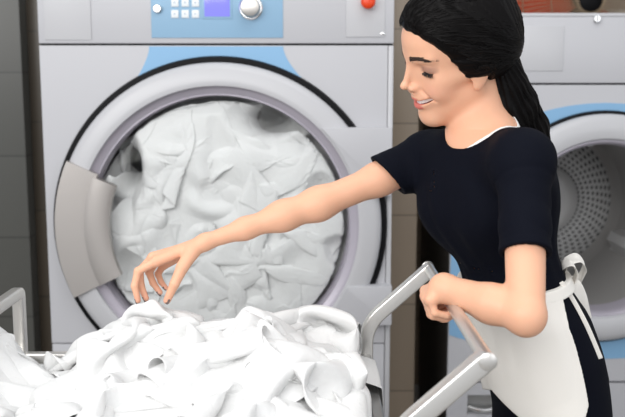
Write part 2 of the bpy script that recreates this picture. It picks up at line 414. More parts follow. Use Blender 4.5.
lathe_put('gasket_ring', (c1.x, Y1, c1.z), [(r1(112), 0), (r1(112), -.012), (r1(114), -.016), (r1(116), -.014), (r1(117), 0)], M['black'], T, 128, close=True)
dr = lathe_put('door_bezel', (c1.x, Y1, c1.z), [(r1(113.5), 0), (r1(113.5), -.030), (r1(112), -.040), (r1(106), -.050), (r1(96), -.052), (r1(90), -.046), (r1(88), -.034), (r1(87.5), 0)], M['paint2'], T, 128, close=True, label='round white door surround')
lathe_put('bezel_lip', (c1.x, Y1, c1.z), [(r1(88.5), -.034), (r1(87), -.036), (r1(85), -.030), (r1(83.5), -.005), (r1(83), .06), (r1(88.5), .06)], M['lip'], dr, 128, close=True)
Rd = .33; yb = .80
lathe_put('drum', (c1.x, Y1, c1.z), [(r1(83.5), .05), (.30, .055), (Rd, .08), (Rd, yb-.05), (Rd-.02, yb-.02)], M['steel_dark'], T, 96)
# back plate with punched holes; UV carries (angle cells, ring)
rows = np.linspace(.145, .30, 20); nA = 72; V = []; Fc = []; uvs = []
for k, r in enumerate(rows):
    for i in range(nA+1):
        t = 2*PI*i/nA + .9*(r-.145)/.155*.35; V.append((c1.x+r*math.cos(t), Y1+yb-.06+.09*((r-.22)/.08)**2*.3, c1.z+r*math.sin(t)))
for k in range(len(rows)-1):
    for i in range(nA): q = k*(nA+1)+i; Fc.append((q, q+1, q+nA+2, q+nA+1))
pl = put('drum_back', V, Fc, M['perf'], T)
uvl = pl.data.uv_layers.new(name='UVMap'); 
for lp in pl.data.loops:
    k, i = divmod(lp.vertex_index, nA+1); uvl.data[lp.index].uv = (i/nA*52, k/(len(rows)-1)*8)
lathe_put('drum_hub', (c1.x, Y1, c1.z), [(0, yb-.08), (.10, yb-.078), (.14, yb-.068), (.150, yb-.055)], M['steel'], pl, 64)
lathe_put('drum_shoulder', (c1.x, Y1, c1.z), [(.298, yb-.037), (.315, yb-.05), (Rd+.005, yb-.09)], M['steel_dark'], T, 64)
for k in range(3):
    t = d2(-28+120*k); er = Vector((math.cos(t), 0, math.sin(t))); et = Vector((-er.z, 0, er.x)); V = []
    for y in (.12, .14, .60, .66):
        hgt = .055 if .13 < y < .65 else .0
        for u, w in ((-.05, 0), (-.018, hgt), (.018, hgt), (.05, 0)):
            p = Vector((c1.x, Y1+y, c1.z)) + er*(Rd-.004-w) + et*u; V.append(tuple(p))
    Fc = [(j*4+q, j*4+q+1, (j+1)*4+q+1, (j+1)*4+q) for j in range(3) for q in range(3)]
    put('drum_lifter', V, Fc, M['steel'], T, smooth=False)
# lower drawer with recessed pull
zd = P(500, 382, Y1).z; ha = fp1(467, 414); hb = fp1(500, 395)
def frame_box(x0, x1, z0, z1, hx0, hx1, hz0, hz1, y0, y1):
    bm = bm_box((x0, y0, z0), (hx0, y1, z1)); bm_box((hx1, y0, z0), (x1, y1, z1), bm=bm)
    bm_box((hx0, y0, z0), (hx1, y1, hz0), bm=bm); bm_box((hx0, y0, hz1), (hx1, y1, z1), bm=bm); return bm
dw = bm_put('lower_panel', frame_box(x0, x1, .10, zd-.004, ha[0], hb[0], ha[1], hb[1], Y1, Y1+.02), M['paint'], T, smooth=False)
rc = box('pull_recess', (ha[0], Y1+.02, ha[1]), (hb[0], Y1+.04, hb[1]), M['alu_grey'], dw, 0)
put('pull_lip', *sweep([(ha[0]+.004+(hb[0]-ha[0]-.008)*i/12, Y1+.004-.010*math.sin(PI*i/12), ha[1]+.024-.010*math.sin(PI*i/12)) for i in range(13)], rsq(.010, .014, .003), ref=(0, 1, 0)), M['chrome'], dw, sharp=40)
box('kick_plate', (x0+.01, Y1+.01, 0), (x1-.01, Y1+.03, .10), M['paint_dark_shade'], T, 0)
zq = P(400, 15, 4.1).z
struct(box('trim_2', (-.6, 4.085, zq-.025), (5, 4.10, zq+.025), mat('pale_tile_band', srgb(176, 166, 150), .4), bev=.003))
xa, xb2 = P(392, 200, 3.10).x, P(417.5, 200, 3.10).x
struct(box('trim_3', (xa-.03, 3.10, 0), (xb2, 4.10, 2.9), M['tile_brown_lit'], bev=.004))
# ================================================================== fan behind the small machine
fc = P(588, 1, 3.88); 
FN = thing('wall_fan', 'large wire-caged fan with orange blades on the wall above the smaller machine', 'fan', (fc.x, 4.10, fc.z))
lathe_put('fan_hub', (fc.x, 3.88, fc.z), [(0, -.03), (.045, -.028), (.060, -.015), (.062, .05), (0, .05)], M['black'], FN, 40)
lathe_put('mounting_arm', (fc.x, 3.95, fc.z), [(0, 0), (.03, 0), (.03, .11), (.07, .12), (.07, .15), (0, .15)], M['black'], FN, 32)
M['fan_wire'] = mat('fan_wire', srgb(150, 132, 108), .45, .5); M['fan_blade'] = M['orange']
bm = bmesh.new()
def add_sweep(bm, path, prof, ref=(0, 1, 0)):
    V, Fc = sweep(path, prof, ref); vs = [bm.verts.new(v) for v in V]
    for f in Fc: bm.faces.new([vs[i] for i in f])
RF = .42
for k in range(84):
    t = 2*PI*k/84; add_sweep(bm, [(fc.x+r*math.cos(t+.25*r), 3.84+.05*(r/RF)**2, fc.z+r*math.sin(t+.25*r)) for r in np.linspace(.05, RF, 7)], circ(.0016, 5))
for r in (.06, .17, .29, RF):
    add_sweep(bm, [(fc.x+r*math.cos(2*PI*i/64), 3.84+.05*(r/RF)**2-.002, fc.z+r*math.sin(2*PI*i/64)) for i in range(65)], circ(.0022, 6))
bm_put('wire_guard', bm, M['fan_wire'], FN)
for k in range(3):
    t0 = d2(176+120*k); V = []
    for j, r in enumerate(np.linspace(.05, .36, 9)):
        wd = .30+.35*math.sin(PI*min(1, (r-.05)/.36+.25))
        for q in range(9):
            t = t0-wd+2*wd*q/8*1.0; V.append((fc.x+r*math.cos(t), 3.91-.035*(q/8-.5)*2, fc.z+r*math.sin(t)))
    Fc = [(j*9+q, j*9+q+1, (j+1)*9+q+1, (j+1)*9+q) for j in range(8) for q in range(8)]
    o = put('fan_blade', V, Fc, M['fan_blade'], FN)
    md = o.modifiers.new('thickness', 'SOLIDIFY'); md.thickness = .003
# ================================================================== cart
YA, YB = 1.22, 1.84
K = thing('laundry_cart', 'aluminium laundry cart with angled push bar, heaped with white linen', 'laundry cart', (-.24, 1.53, 0))
zc = P(430.5, 269, YB).z; xc = .252; zb_ = .935; xb = P(364, 326, YB).x+.004; zr = .862; xl = -.638
sq = rsq(.031, .029, .004, 3)
for Y, nm in ((YB, 'push_arm'), (YA, 'push_arm')):
    path = bend([(xc+.004, Y, zc+.002), (xb, Y, zb_), (xb+.006, Y, .62)], .045, 8)
    tube(nm, path, sq, M['alu'], K)
tube('push_bar', [(xc, YA-.018, zc), (xc, YB+.016, zc)], circ(.0115, 28), M['alu'], K, ref=(0, 0, 1))
for Y in (YA-.0185, YB+.0165):
    lathe_put('end_cap', (xc, Y, zc), [(0, -.002), (.011, -.002), (.0135, 0), (.0135, .003), (0, .003)], M['alu'], K, 28)
# side frame on the left
path = bend([(xl, YA, .60), (xl, YA, 1.008), (xl, YB, 1.008), (xl, YB, .60)], .012, 4)
tube('side_frame', path, rsq(.024, .024, .004), M['alu'], K, ref=(1, 0, 0))
rim = [((xl, YB, zr), (xb, YB, zr)), ((xl, YA, zr), (xb, YA, zr)), ((xb, YA, zr), (xb, YB, zr)), ((xl, YA, zr), (xl, YB, zr))]
for i, (a, b) in enumerate(rim):
    tube('rim_bar', [a, b], rsq(.022, .022, .004), M['alu'] if i != 2 else M['alu_grey'], K, ref=(0, 0, 1))
M['basket'] = mat('basket_fabric', (.32, .32, .31), .8)
bm = bmesh.new()
x0_, x1_, z0_, z1_ = xl+.012, xb-.012, .30, zr-.01
for lo, hi in (((x0_, YA+.012, z0_), (x1_, YA+.016, z1_)), ((x0_, YB-.016, z0_), (x1_, YB-.012, z1_)), ((x0_, YA+.012, z0_), (x0_+.004, YB-.012, z1_)), ((x1_-.004, YA+.012, z0_), (x1_, YB-.012, z1_)), ((x0_, YA+.012, z0_), (x1_, YB-.012, z0_+.004))):
    bm_box(lo, hi, bm=bm)
bm_put('basket', bm, M['basket'], K, smooth=False)
for X in (xl, xb+.006):
    for Y in (YA, YB):
        tube('leg', [(X, Y, .62), (X, Y, .13)], rsq(.024, .024, .004), M['alu'], K)
        w_ = lathe_put('caster', (X, Y-.0, .055), [(0, -.014), (.045, -.014), (.055, -.009), (.055, .009), (.045, .014), (0, .014)], M['black'], K, 32)
        box('caster_fork', (X-.018, Y-.020, .055), (X+.018, Y+.020, .135), M['alu_grey'], w_, .004)
for Y in (YA, YB): tube('lower_rail', [(xl, Y, .27), (xb+.006, Y, .27)], rsq(.02, .02, .004), M['alu'], K)
# ================================================================== light
wd = bpy.data.worlds.new('world'); bpy.context.scene.world = wd; wd.use_nodes = True
wd.node_tree.nodes['Background'].inputs[0].default_value = (.93, .96, 1.0, 1); wd.node_tree.nodes['Background'].inputs[1].default_value = .50
def area(name, loc, tgt, sx, sy, e, col=(1, 1, 1)):
    l = bpy.data.lights.new(name, 'AREA'); l.shape = 'RECTANGLE'; l.size = sx; l.size_y = sy; l.energy = e; l.color = col
    o = bpy.data.objects.new(name, l); C.objects.link(o); o.location = loc
    o.rotation_euler = (Vector(tgt)-Vector(loc)).to_track_quat('-Z', 'Y').to_euler(); return o
area('key_light', (-2.2, -.4, 2.5), (0.1, 2.0, 1.1), 1.8, 1.6, 40, (1, .985, .96))  # unseen soft key from the upper left, stands in for a window
area('ceiling_light', (.3, 1.4, 3.1), (.3, 1.8, 1.0), 1.6, 1.6, 14, (1, .99, .97))
area('front_fill', (-.5, -1.3, 2.5), (.2, 2.2, 1.1), 2.2, 1.4, 32, (1, .99, .98))  # unseen frontal fill, added to brighten the inside of the drum
area('fill_light', (2.0, -.6, 1.9), (0.4, 1.9, 1.1), 1.6, 1.6, 8, (.97, .98, 1))
vs = bpy.context.scene.view_settings; vs.view_transform = 'Standard'; vs.look = 'None'; vs.exposure = .38; vs.gamma = 1; vs.use_curve_mapping = False
# ================================================================== crumpled sheets (small cloth solver)
def selfrep(X, thick):
    n, m, _ = X.shape; Q = X.reshape(-1, 3); N = len(Q)
    c = np.floor(Q/thick).astype(np.int64); c -= c.min(0); D = c.max(0)+3
    key = ((c[:, 0]+1)*D[1]+c[:, 1]+1)*D[2]+c[:, 2]+1
    o = np.argsort(key, kind='stable'); sk = key[o]; corr = np.zeros_like(Q); cnt = np.zeros(N)
    I = np.arange(N)//m; J = np.arange(N) % m
    for dx in (-1, 0, 1):
        for dy in (-1, 0, 1):
            for dz in (-1, 0, 1):
                kk = key+(dx*D[1]+dy)*D[2]+dz; s = np.searchsorted(sk, kk)
                for t in range(3):
                    q = np.minimum(s+t, N-1); b = o[q]
                    ok = (sk[q] == kk) & ((np.abs(I-I[b])+np.abs(J-J[b])) > 4)
                    a = np.nonzero(ok)[0]; bb = b[a]; d = Q[a]-Q[bb]; L = np.linalg.norm(d, axis=1)+1e-9
                    w = L < thick; a = a[w]; d = d[w]; L = L[w]; dd = d/L[:, None]*((thick-L)*.5)[:, None]
                    for ax in range(3): corr[:, ax] += np.bincount(a, dd[:, ax], N)
                    cnt += np.bincount(a, minlength=N)
    Q += corr/np.maximum(cnt, 1)[:, None]
def crumple(X, rest, collide, steps=140, iters=6, g=(0, 0, -.0004), kb=(.2, .15), damp=.93, thick=.007, grow=60, pin=None):
    X = X.astype(np.float64).copy(); V = np.zeros_like(X); n, m, _ = X.shape; g = np.array(g)
    r0 = .5*(np.median(np.linalg.norm(X[1:]-X[:-1], axis=2))+np.median(np.linalg.norm(X[:, 1:]-X[:, :-1], axis=2)))
    def con(A, B, L, k):
        d = B-A; l = np.sqrt((d*d).sum(2, keepdims=True))+1e-9; c = d*((l-L)/l*.5*k); A += c; B -= c
    for st in range(steps):
        t = min(1, (st+1)/grow); L = rest*t+(1-t)*r0; Q = X.copy(); V *= damp; X += V+g
        for it in range(iters):
            for s in (0, 1):
                e = (n-s)//2*2; con(X[s:s+e:2], X[s+1:s+e:2], L, 1)
                e = (m-s)//2*2; con(X[:, s:s+e:2], X[:, s+1:s+e:2], L, 1)
            dL = L*1.4142
            for s in (0, 1):
                e = (n-s)//2*2; con(X[s:s+e:2, :-1], X[s+1:s+e:2, 1:], dL, .5); con(X[s:s+e:2, 1:], X[s+1:s+e:2, :-1], dL, .5)
            for q, k in ((2, kb[0]), (4, kb[1])):
                h = q//2
                M_ = X[h:n-h]; dd = ((X[q:]+X[:-q])*.5-M_)*k*.5; M_ += dd; X[q:] -= dd*.5; X[:-q] -= dd*.5
                M_ = X[:, h:m-h]; dd = ((X[:, q:]+X[:, :-q])*.5-M_)*k*.5; M_ += dd; X[:, q:] -= dd*.5; X[:, :-q] -= dd*.5
            if it == iters-1 and st % 2 == 0: selfrep(X, thick)
            if pin is not None: X[pin[0], pin[1]] = pin[2]
            collide(X)
        V = np.clip(X-Q, -.01, .01)
    return X
class Field:
    """height over a rectangle, raised by every sheet laid on it"""
    def __init__(s, x0, x1, y0, y1, f, d=.005):
        s.x0, s.y0, s.d = x0, y0, d; s.nx = int((x1-x0)/d)+1; s.ny = int((y1-y0)/d)+1
        a, b = np.meshgrid(x0+d*np.arange(s.nx), y0+d*np.arange(s.ny), indexing='ij'); s.h = f(a, b)
    def at(s, x, y):
        u = np.clip((x-s.x0)/s.d, 0, s.nx-1.001); v = np.clip((y-s.y0)/s.d, 0, s.ny-1.001); i = u.astype(int); j = v.astype(int); u = u-i; v = v-j
        h = s.h; return (h[i, j]*(1-u)+h[i+1, j]*u)*(1-v)+(h[i, j+1]*(1-u)+h[i+1, j+1]*u)*v
    def raise_by(s, X, gap=.006, w=1.0):
        P_ = X; 
        F_ = np.concatenate([P_.reshape(-1, 3), ((P_[1:]+P_[:-1])/2).reshape(-1, 3), ((P_[:, 1:]+P_[:, :-1])/2).reshape(-1, 3)])
        i = np.round((F_[:, 0]-s.x0)/s.d).astype(int); j = np.round((F_[:, 1]-s.y0)/s.d).astype(int)
        ok = (i >= 0) & (i < s.nx) & (j >= 0) & (j < s.ny); t = np.full_like(s.h, -9.)
        np.maximum.at(t, (i[ok], j[ok]), F_[ok, 2]); new = np.where(t > s.h, s.h+(t-s.h)*w, s.h)+np.where(t > -5, gap, 0)
        for _ in range(2):
            p = np.pad(new, 1, mode='edge'); new = np.maximum(new*.0, (p[:-2, 1:-1]+p[2:, 1:-1]+p[1:-1, :-2]+p[1:-1, 2:]+2*new)/6)
        s.h = new
def sheet(fld, c, size, rot, n, rest, seed, bounds, g=(0, 0, -.0004), steps=130, top=None, pin=None, lift=.03, scr=.02, kb=(.13, .10), amp=.03, m=None, freq=12, thick=.009, grow=50):
    m = m or n
    u, v = np.meshgrid(np.linspace(-.5, .5, n), np.linspace(-.5, .5, m), indexing='ij'); u = u*size[0]; v = v*size[1]
    ca, sa = math.cos(rot), math.sin(rot); x = c[0]+u*ca-v*sa; y = c[1]+u*sa+v*ca
    q = np.stack([u*freq, v*freq, u*0+seed*7.3], -1)
    x = x+scr*vnoise(q, 5); y = y+scr*vnoise(q, 6)
    x = np.clip(x, bounds[0]+.003, bounds[1]-.003); y = np.clip(y, bounds[2]+.003, bounds[3]-.003)
    z = fld.at(x, y)+lift+amp*vnoise(q*1.4, 7)
    if top is not None: z = np.minimum(z, top(x, y)-.004-.01*np.abs(vnoise(q*2, 9)))
    def col(X):
        X[..., 0] = np.clip(X[..., 0], bounds[0], bounds[1]); X[..., 1] = np.clip(X[..., 1], bounds[2], bounds[3])
        X[..., 2] = np.maximum(X[..., 2], fld.at(X[..., 0], X[..., 1])+.002)
        if top is not None: X[..., 2] = np.minimum(X[..., 2], top(X[..., 0], X[..., 1]))
    X = crumple(np.stack([x, y, z], -1), rest, col, steps=steps, g=g, pin=pin, kb=kb, thick=thick, grow=grow)
    return X
def grid_faces(n, m):
    i = np.arange(n*m).reshape(n, m); return np.stack([i[:-1, :-1], i[1:, :-1], i[1:, 1:], i[:-1, 1:]], -1).reshape(-1, 4)
def cloth_obj(name, X, label, cat, group, m=None):
    n, k, _ = X.shape; c = X.reshape(-1, 3); lo = c.min(0); hi = c.max(0)
    o = put(name, X, grid_faces(n, k), m or M['linen'], loc=((lo[0]+hi[0])/2, (lo[1]+hi[1])/2, lo[2]))
    md = o.modifiers.new('thickness', 'SOLIDIFY'); md.thickness = .0014
    md = o.modifiers.new('smooth', 'SUBSURF'); md.levels = md.render_levels = 1
    tag(o, label, cat, group); return o
# ---- the cart heap
knx = [-.64, -.60, -.575, -.50, -.46, -.42, -.38, -.31, -.26, -.2, -.10, .015, .064, .12]
knz = [.905, .900, .835, .835, .930, .955, .990, 1.00, 1.00, .990, 1.00, .985, .965, .920]
def heap(x, y):
    r = np.interp(x, knx, knz)+.05*2.1*np.clip((1.76-y)/.10, 0, 1)*np.clip((-.48-x)/.03, 0, 1); t = np.clip((1.60-y)/.38, 0, 1); r = r-(r-.895)*t**1.3*.6
    r = r-.05*np.clip((y-1.72)/.11, 0, 1)**1.5
    return r+.020*vnoise(np.stack([x*7, y*7, x*0], -1), 3)
FL = Field(-.64, .14, 1.20, 1.86, lambda x, y: heap(x, y)-.045)
def envelope(sd):
    def f(x, y):
        e = .036*(1-2.2*np.abs(vnoise(np.stack([x*5.5+sd, y*5.5, x*0+sd*3.1], -1), 12)))+.008*vnoise(np.stack([x*16, y*16, x*0+sd], -1), 13)
        return heap(x, y)+.025+e
    return f
def tent(p0):
    def f(x, y):
        r = np.hypot(x-p0[0], (y-p0[1])*1.2); e = envelope(7)(x, y)
        return np.maximum(e, p0[2]+.004-r*.75-.004*np.sin(np.arctan2(y-p0[1], x-p0[0])*5)*np.clip(r/.03, 0, 1))
    return f
BB = (xl+.016, xb-.016, YA+.018, YB-.018)
BW = (xl+.004, xb-.024, YA+.002, YB-.012)
tip = Pn(152, 299.5, 1.665)
specs = [  # centre, size, rotation, n, rest, seed, label
 ((-.25, 1.52), (.70, .57), 0, 100, .0092, 1, 'white sheet spread under the others along the bottom of the cart heap', {}),
 ((-.47, 1.60), (.27, .42), .3, 80, .0085, 2, 'white crumpled sheet at the left end of the cart heap beside the square side frame', {}),
 ((-.42, 1.38), (.34, .26), -.2, 80, .0085, 3, 'white crumpled sheet at the front left corner of the cart heap', {}),
 ((-.02, 1.66), (.26, .28), .5, 84, .0085, 4, 'white puffed sheet at the back right of the cart heap near the far push arm', {}),
 ((-.05, 1.42), (.30, .32), -.4, 90, .0085, 5, 'white crumpled sheet at the front right corner of the cart heap', {}),
 ((-.18, 1.58), (.24, .34), .9, 84, .0085, 6, 'white crumpled sheet on the middle of the cart heap right of the lifted one', {}),
 ((-.30, 1.60), (.24, .36), .15, 96, .0080, 7, 'white sheet pinched and lifted into a peak by the fingers of the reaching hand', {'pin': tip}),
]
for c, sz, ro, n, rest, sd, lab, ex in specs:
    pin = None; b = BB if sd == 1 else BW
    if 'pin' in ex:
        t = ex['pin']; ii = int(n*.5); jj = int(n*.62)
        ci = np.arange(ii-2, ii+3); cj = np.arange(jj-1, jj+2); I_, J_ = np.meshgrid(ci, cj, indexing='ij')
        Tp = np.stack([t[0]+(I_-ii)*.0045, t[1]+(J_-jj)*.004, t[2]-.0006*(I_-ii)**2], -1); pin = (I_, J_, Tp)
    X = sheet(FL, c, sz, ro, n, rest, sd, b, pin=pin, steps=100, amp=.04, g=(0, 0, -.00020), scr=.03, top=tent(tip) if pin else envelope(sd), lift=.02)
    cloth_obj('bed_sheet', X, lab, 'sheet', 'white sheets heaped in the cart')
    FL.raise_by(X, w=.38, gap=0)
# a cloth corner hanging over the rim on the right
def drape():
    n, m = 40, 34; a, b = np.meshgrid(np.linspace(0, 1, n), np.linspace(0, 1, m), indexing='ij')
    xr = xb+.016
    def H(x): return np.where(x < xr, .885+.03*np.clip((xr-x)/.08, 0, 1), -9)
    x = xb-.085+a*.175; y = 1.66+(b-.5)*.15*(1-.3*a)+.02*vnoise(np.stack([a*4, b*4, a*0], -1), 2)
    z = .94+.012*vnoise(np.stack([a*6, b*6, a*0], -1), 4)
    keep = None
    def col(X):
        xx = X[..., 0]; inside = xx < xr; zmin = H(xx)
        push = (~inside) & False
        deep = np.clip(.885-X[..., 2], 0, 1)
        # beside the bar: pushed outwards, above it: lifted
        side = (xx < xr) & (X[..., 2] < .872)
        X[..., 0] = np.where(side & (xx > xb-.012), xr+.001, X[..., 0])
        X[..., 2] = np.where((X[..., 0] < xr), np.maximum(X[..., 2], zmin), X[..., 2])
    I_, J_ = np.meshgrid(np.arange(0, 5), np.arange(m), indexing='ij')
    Tp = np.stack([x[:5], y[:5], z[:5]*0+.925], -1)
    return crumple(np.stack([x, y, z], -1), .0052, col, steps=160, pin=(I_, J_, Tp), g=(0, 0, -.0006), grow=40)
cloth_obj('bed_sheet', drape(), 'white sheet corner hanging over the right rim of the cart', 'sheet', 'white sheets heaped in the cart')
# ---- inside the drum: worked out lying down (x, z, towards the room), then stood up
Rg = R(127)
def dheap(x, z):
    r = np.hypot(x-cx, z-cz)/Rg; h = -.045-.05*np.clip(r-.55, 0, 1)
    h = h-.26*np.exp(-(((x-cx-.175)/.055)**2+((z-cz-.335)/.035)**2))-.24*np.exp(-(((x-cx+.29)/.032)**2+((z-cz-.18)/.08)**2))
    return h+.028*vnoise(np.stack([x*7, z*7, x*0], -1), 11)
def dfun(x, z): return dheap(x, z)-.075
FD = Field(cx-.46, cx+.46, cz-.46, cz+.46, dfun)
def dome(x, z):
    r = np.sqrt((x-cx)**2+(z-cz)**2); c_ = np.sqrt(np.clip(1-(r/Rg)**2, 0, 1))
    return np.where(r < Rg*.97, -.018+.050*c_**1.2, -.07)
BD = (cx-.43, cx+.43, cz-.43, cz+.43)
def domes(sd):
    def f(x, z):
        e = .010+.055*(1-2.3*np.abs(vnoise(np.stack([x*7+z*2.5+sd, z*5.5-x*2, x*0+sd*3.1], -1), 15)))+.008*vnoise(np.stack([x*16, z*12, x*0+sd], -1), 16)
        return np.minimum(dheap(x, z)+.028+e, dome(x, z)-.003)
    return f
dsp = [
 ((0, -.02), (.74, .74), .4, 120, .0100, 21, 'white sheet spread behind the others inside the big drum'),
 ((-.24, .12), (.22, .46), .15, 92, .0078, 22, 'white sheet hanging in long folds at the left inside the big drum'),
 ((-.10, .17), (.30, .30), -.5, 92, .0078, 23, 'white bundled sheet at the upper left inside the big drum'),
 ((.02, .26), (.26, .18), .3, 72, .0078, 24, 'white sheet reaching the top rim inside the big drum'),
 ((.22, .14), (.28, .26), .6, 92, .0078, 25, 'white sheet bunched at the upper right inside the big drum'),
 ((.10, -.10), (.32, .30), -.3, 94, .0078, 26, 'white sheet in the middle right of the big drum behind the outstretched forearm'),
 ((-.17, -.14), (.34, .28), .2, 92, .0078, 27, 'white sheet at the lower left inside the big drum behind the reaching hand'),
 ((.10, -.28), (.40, .20), .0, 92, .0078, 28, 'white sheet along the bottom of the big drum'),
]
for c, sz, ro, n, rest, sd, lab in dsp:
    X = sheet(FD, (cx+c[0], cz+c[1]), sz, ro, n, rest, sd, BD, g=(0, -.00006, -.00012), steps=85, scr=.03, kb=(.15, .12), amp=.06, grow=60, top=domes(sd), lift=.02)
    FD.raise_by(X, w=.22, gap=0)
    X2 = np.stack([X[..., 0], Y0-X[..., 2], X[..., 1]], -1)
    cloth_obj('bed_sheet', X2, lab, 'sheet', 'white sheets packed in the big drum')
# ================================================================== distance-field modelling
def nrm(v): v = np.asarray(v, float); return v/np.linalg.norm(v)
def ell(c, r, Rm=None):
    c = np.asarray(c, float); r = np.asarray(r, float)
    def f(p):
        q = p-c
        if Rm is not None: q = q@Rm
        k0 = np.linalg.norm(q/r, axis=-1); k1 = np.linalg.norm(q/(r*r), axis=-1)+1e-9; return k0*(k0-1)/k1
    return f, c, float(max(r))
def cone(a, b, ra, rb, flat=None):
    """tapered capsule; flat=(direction, factor) squeezes it along a direction"""
    a = np.asarray(a, float); b = np.asarray(b, float); ba = b-a; L2 = max(ba@ba, 1e-9)
    fd = None if flat is None else nrm(flat[0])
    def f(p):
        pa = p-a; h = np.clip(pa@ba/L2, 0, 1); q = pa-h[..., None]*ba
        if fd is not None:
            s = q@fd; q = q+(s*(1/flat[1]-1))[..., None]*fd
        return np.linalg.norm(q, axis=-1)-(ra+(rb-ra)*h)
    return f, (a+b)/2, float(np.linalg.norm(ba)/2+max(ra, rb))
def smin(a, b, k):
    h = np.maximum(k-np.abs(a-b), 0)/k; return np.minimum(a, b)-h*h*k*.25
def smax(a, b, k): return -smin(-a, -b, k)
def union(prims, p):
    """prims: ((f, centre, radius), k)"""
    lo = p.min(0); hi = p.max(0); d = np.full(len(p), 1.0)
    for (f, c, r), k in prims:
        gap = np.linalg.norm(np.maximum(np.maximum(lo-c, c-hi), 0))
        if gap > r+.05: continue
        d = smin(d, f(p), k)
    return d
def mesh_sdf(f, lo, hi, h, B=8):
    lo = np.asarray(lo, float); nb = np.ceil((np.asarray(hi, float)-lo)/(h*B)).astype(int)
    bi = np.stack(np.meshgrid(*[np.arange(n) for n in nb], indexing='ij'), -1).reshape(-1, 3)
    keep = []
    for s in range(0, len(bi), 1024):
        q = bi[s:s+1024]; d = f(lo+(q+.5)*h*B); keep.append(np.abs(d) < h*B*1.25+.002)
    bi = bi[np.concatenate(keep)]
    g = np.arange(B+2); G = np.stack(np.meshgrid(g, g, g, indexing='ij'), -1).reshape(-1, 3); n = B+2
    D = nb*B+4; keys = []; pos = []; quads = []
    sup = bi//4; sk_ = (sup[:, 0]*1000+sup[:, 1])*1000+sup[:, 2]; o_s = np.argsort(sk_, kind='stable'); bi = bi[o_s]; sk_ = sk_[o_s]
    cuts = np.concatenate([[0], np.nonzero(np.diff(sk_))[0]+1, [len(bi)]])
    for s, s_end in zip(cuts[:-1], cuts[1:]):
        q = bi[s:s_end]; idx = q[:, None, :]*B+G[None]; p = lo+idx*h
        d = f(p.reshape(-1, 3)).reshape(len(q), n, n, n)
        # cells whose corners differ in sign: one vertex each
        cor = [d[:, a:n-1+a, b:n-1+b, c:n-1+c] for a in (0, 1) for b in (0, 1) for c in (0, 1)]
        mn = np.minimum.reduce(cor); mxx = np.maximum.reduce(cor); act = (mn < 0) & (mxx >= 0)
        act[:, B:] = False; act[:, :, B:] = False; act[:, :, :, B:] = False
        w = np.nonzero(act); cv = np.stack([c[w] for c in cor], -1)
        off = np.array([(a, b, c) for a in (0, 1) for b in (0, 1) for c in (0, 1)], float)
        acc = np.zeros((len(w[0]), 3)); cnt = np.zeros(len(w[0]))
        for i in range(8):
            for j in range(i+1, 8):
                if np.abs(off[i]-off[j]).sum() != 1: continue
                a, b = cv[:, i], cv[:, j]; m = (a < 0) != (b < 0); t = np.where(m, a/np.where(m, a-b, 1), 0)
                acc += np.where(m[:, None], off[i]+(off[j]-off[i])*t[:, None], 0); cnt += m
        cell = q[w[0]]*B+np.stack(w[1:], -1)
        pos.append(lo+(cell+acc/cnt[:, None])*h); keys.append((cell[:, 0]*D[1]+cell[:, 1])*D[2]+cell[:, 2])
        for ax in range(3):                                   # edges starting inside the block
            sl0 = [slice(None)]+[slice(0, B)]*3; sl1 = list(sl0); sl1[ax+1] = slice(1, B+1)
            a = d[tuple(sl0)] < 0; b = d[tuple(sl1)] < 0; w = np.nonzero(a != b); c0 = q[w[0]]*B+np.stack(w[1:], -1); sg = a[w]
            u, v = [(1, 2), (2, 0), (0, 1)][ax]
            eu = np.zeros(3, int); eu[u] = 1; ev = np.zeros(3, int); ev[v] = 1
            Q = [c0-eu-ev, c0-ev, c0, c0-eu]
            K_ = np.stack([(x[:, 0]*D[1]+x[:, 1])*D[2]+x[:, 2] for x in Q], -1)
            K_[~sg] = K_[~sg][:, ::-1]; quads.append(K_)
    keys = np.concatenate(keys); pos = np.concatenate(pos); quads = np.concatenate(quads)
    o = np.argsort(keys); sk = keys[o]; pos = pos[o]
    ix = np.searchsorted(sk, quads); ix = np.minimum(ix, len(sk)-1); ok = (sk[ix] == quads).all(1)
    return pos, ix[ok]
def relax(V, Q, it=1, w=.5):
    for _ in range(it):
        acc = np.zeros_like(V); cnt = np.zeros(len(V))
        for a, b in ((0, 1), (1, 2), (2, 3), (3, 0)):
            for s, t in ((a, b), (b, a)):
                for ax in range(3): acc[:, ax] += np.bincount(Q[:, s], V[Q[:, t], ax], len(V))
                cnt += np.bincount(Q[:, s], minlength=len(V))
        V = V+(acc/np.maximum(cnt, 1)[:, None]-V)*w
    return V
# ------------------------------------------------------------------ materials
def skin_mat():
    m = mat('skin', (.80, .49, .36), .46, spec=.35, sss=.12, bump=(700, .05)); nt = m.node_tree; b = nt.nodes['Principled BSDF']
    at = nt.nodes.new('ShaderNodeVertexColor'); at.layer_name = 'tone'
    nt.links.new(at.outputs['Color'], b.inputs['Base Color']); return m
M['skin'] = skin_mat()
M['hair'] = mat('black_hair', (.003, .0024, .0025), .45, spec=.10, bump=(160, .5, (1, 1, .18)))
M['strand'] = mat('hair_strand', (.0035, .0028, .0028), .40, spec=.14)
M['brow'] = mat('brow_hair', (.035, .018, .012), .6)
M['lash'] = mat('lash', (.006, .004, .004), .5)
M['eye'] = mat('eye_white', (.75, .72, .70), .2); M['iris'] = mat('iris', (.06, .03, .02), .15)
M['teeth'] = mat('teeth', (.92, .91, .89), .2)
M['navy'] = mat('navy_dress', (.0026, .0034, .0080), .8, spec=.10, bump=(900, .25))
M['apron'] = mat('cream_apron', (.87, .84, .79), .85, spec=.2, bump=(1100, .2))
M['cami'] = mat('white_camisole', (.85, .84, .82), .8)
M['nail'] = mat('nail_polish', (.13, .085, .085), .22, .4, var=(900, (.35, .27, .25)))
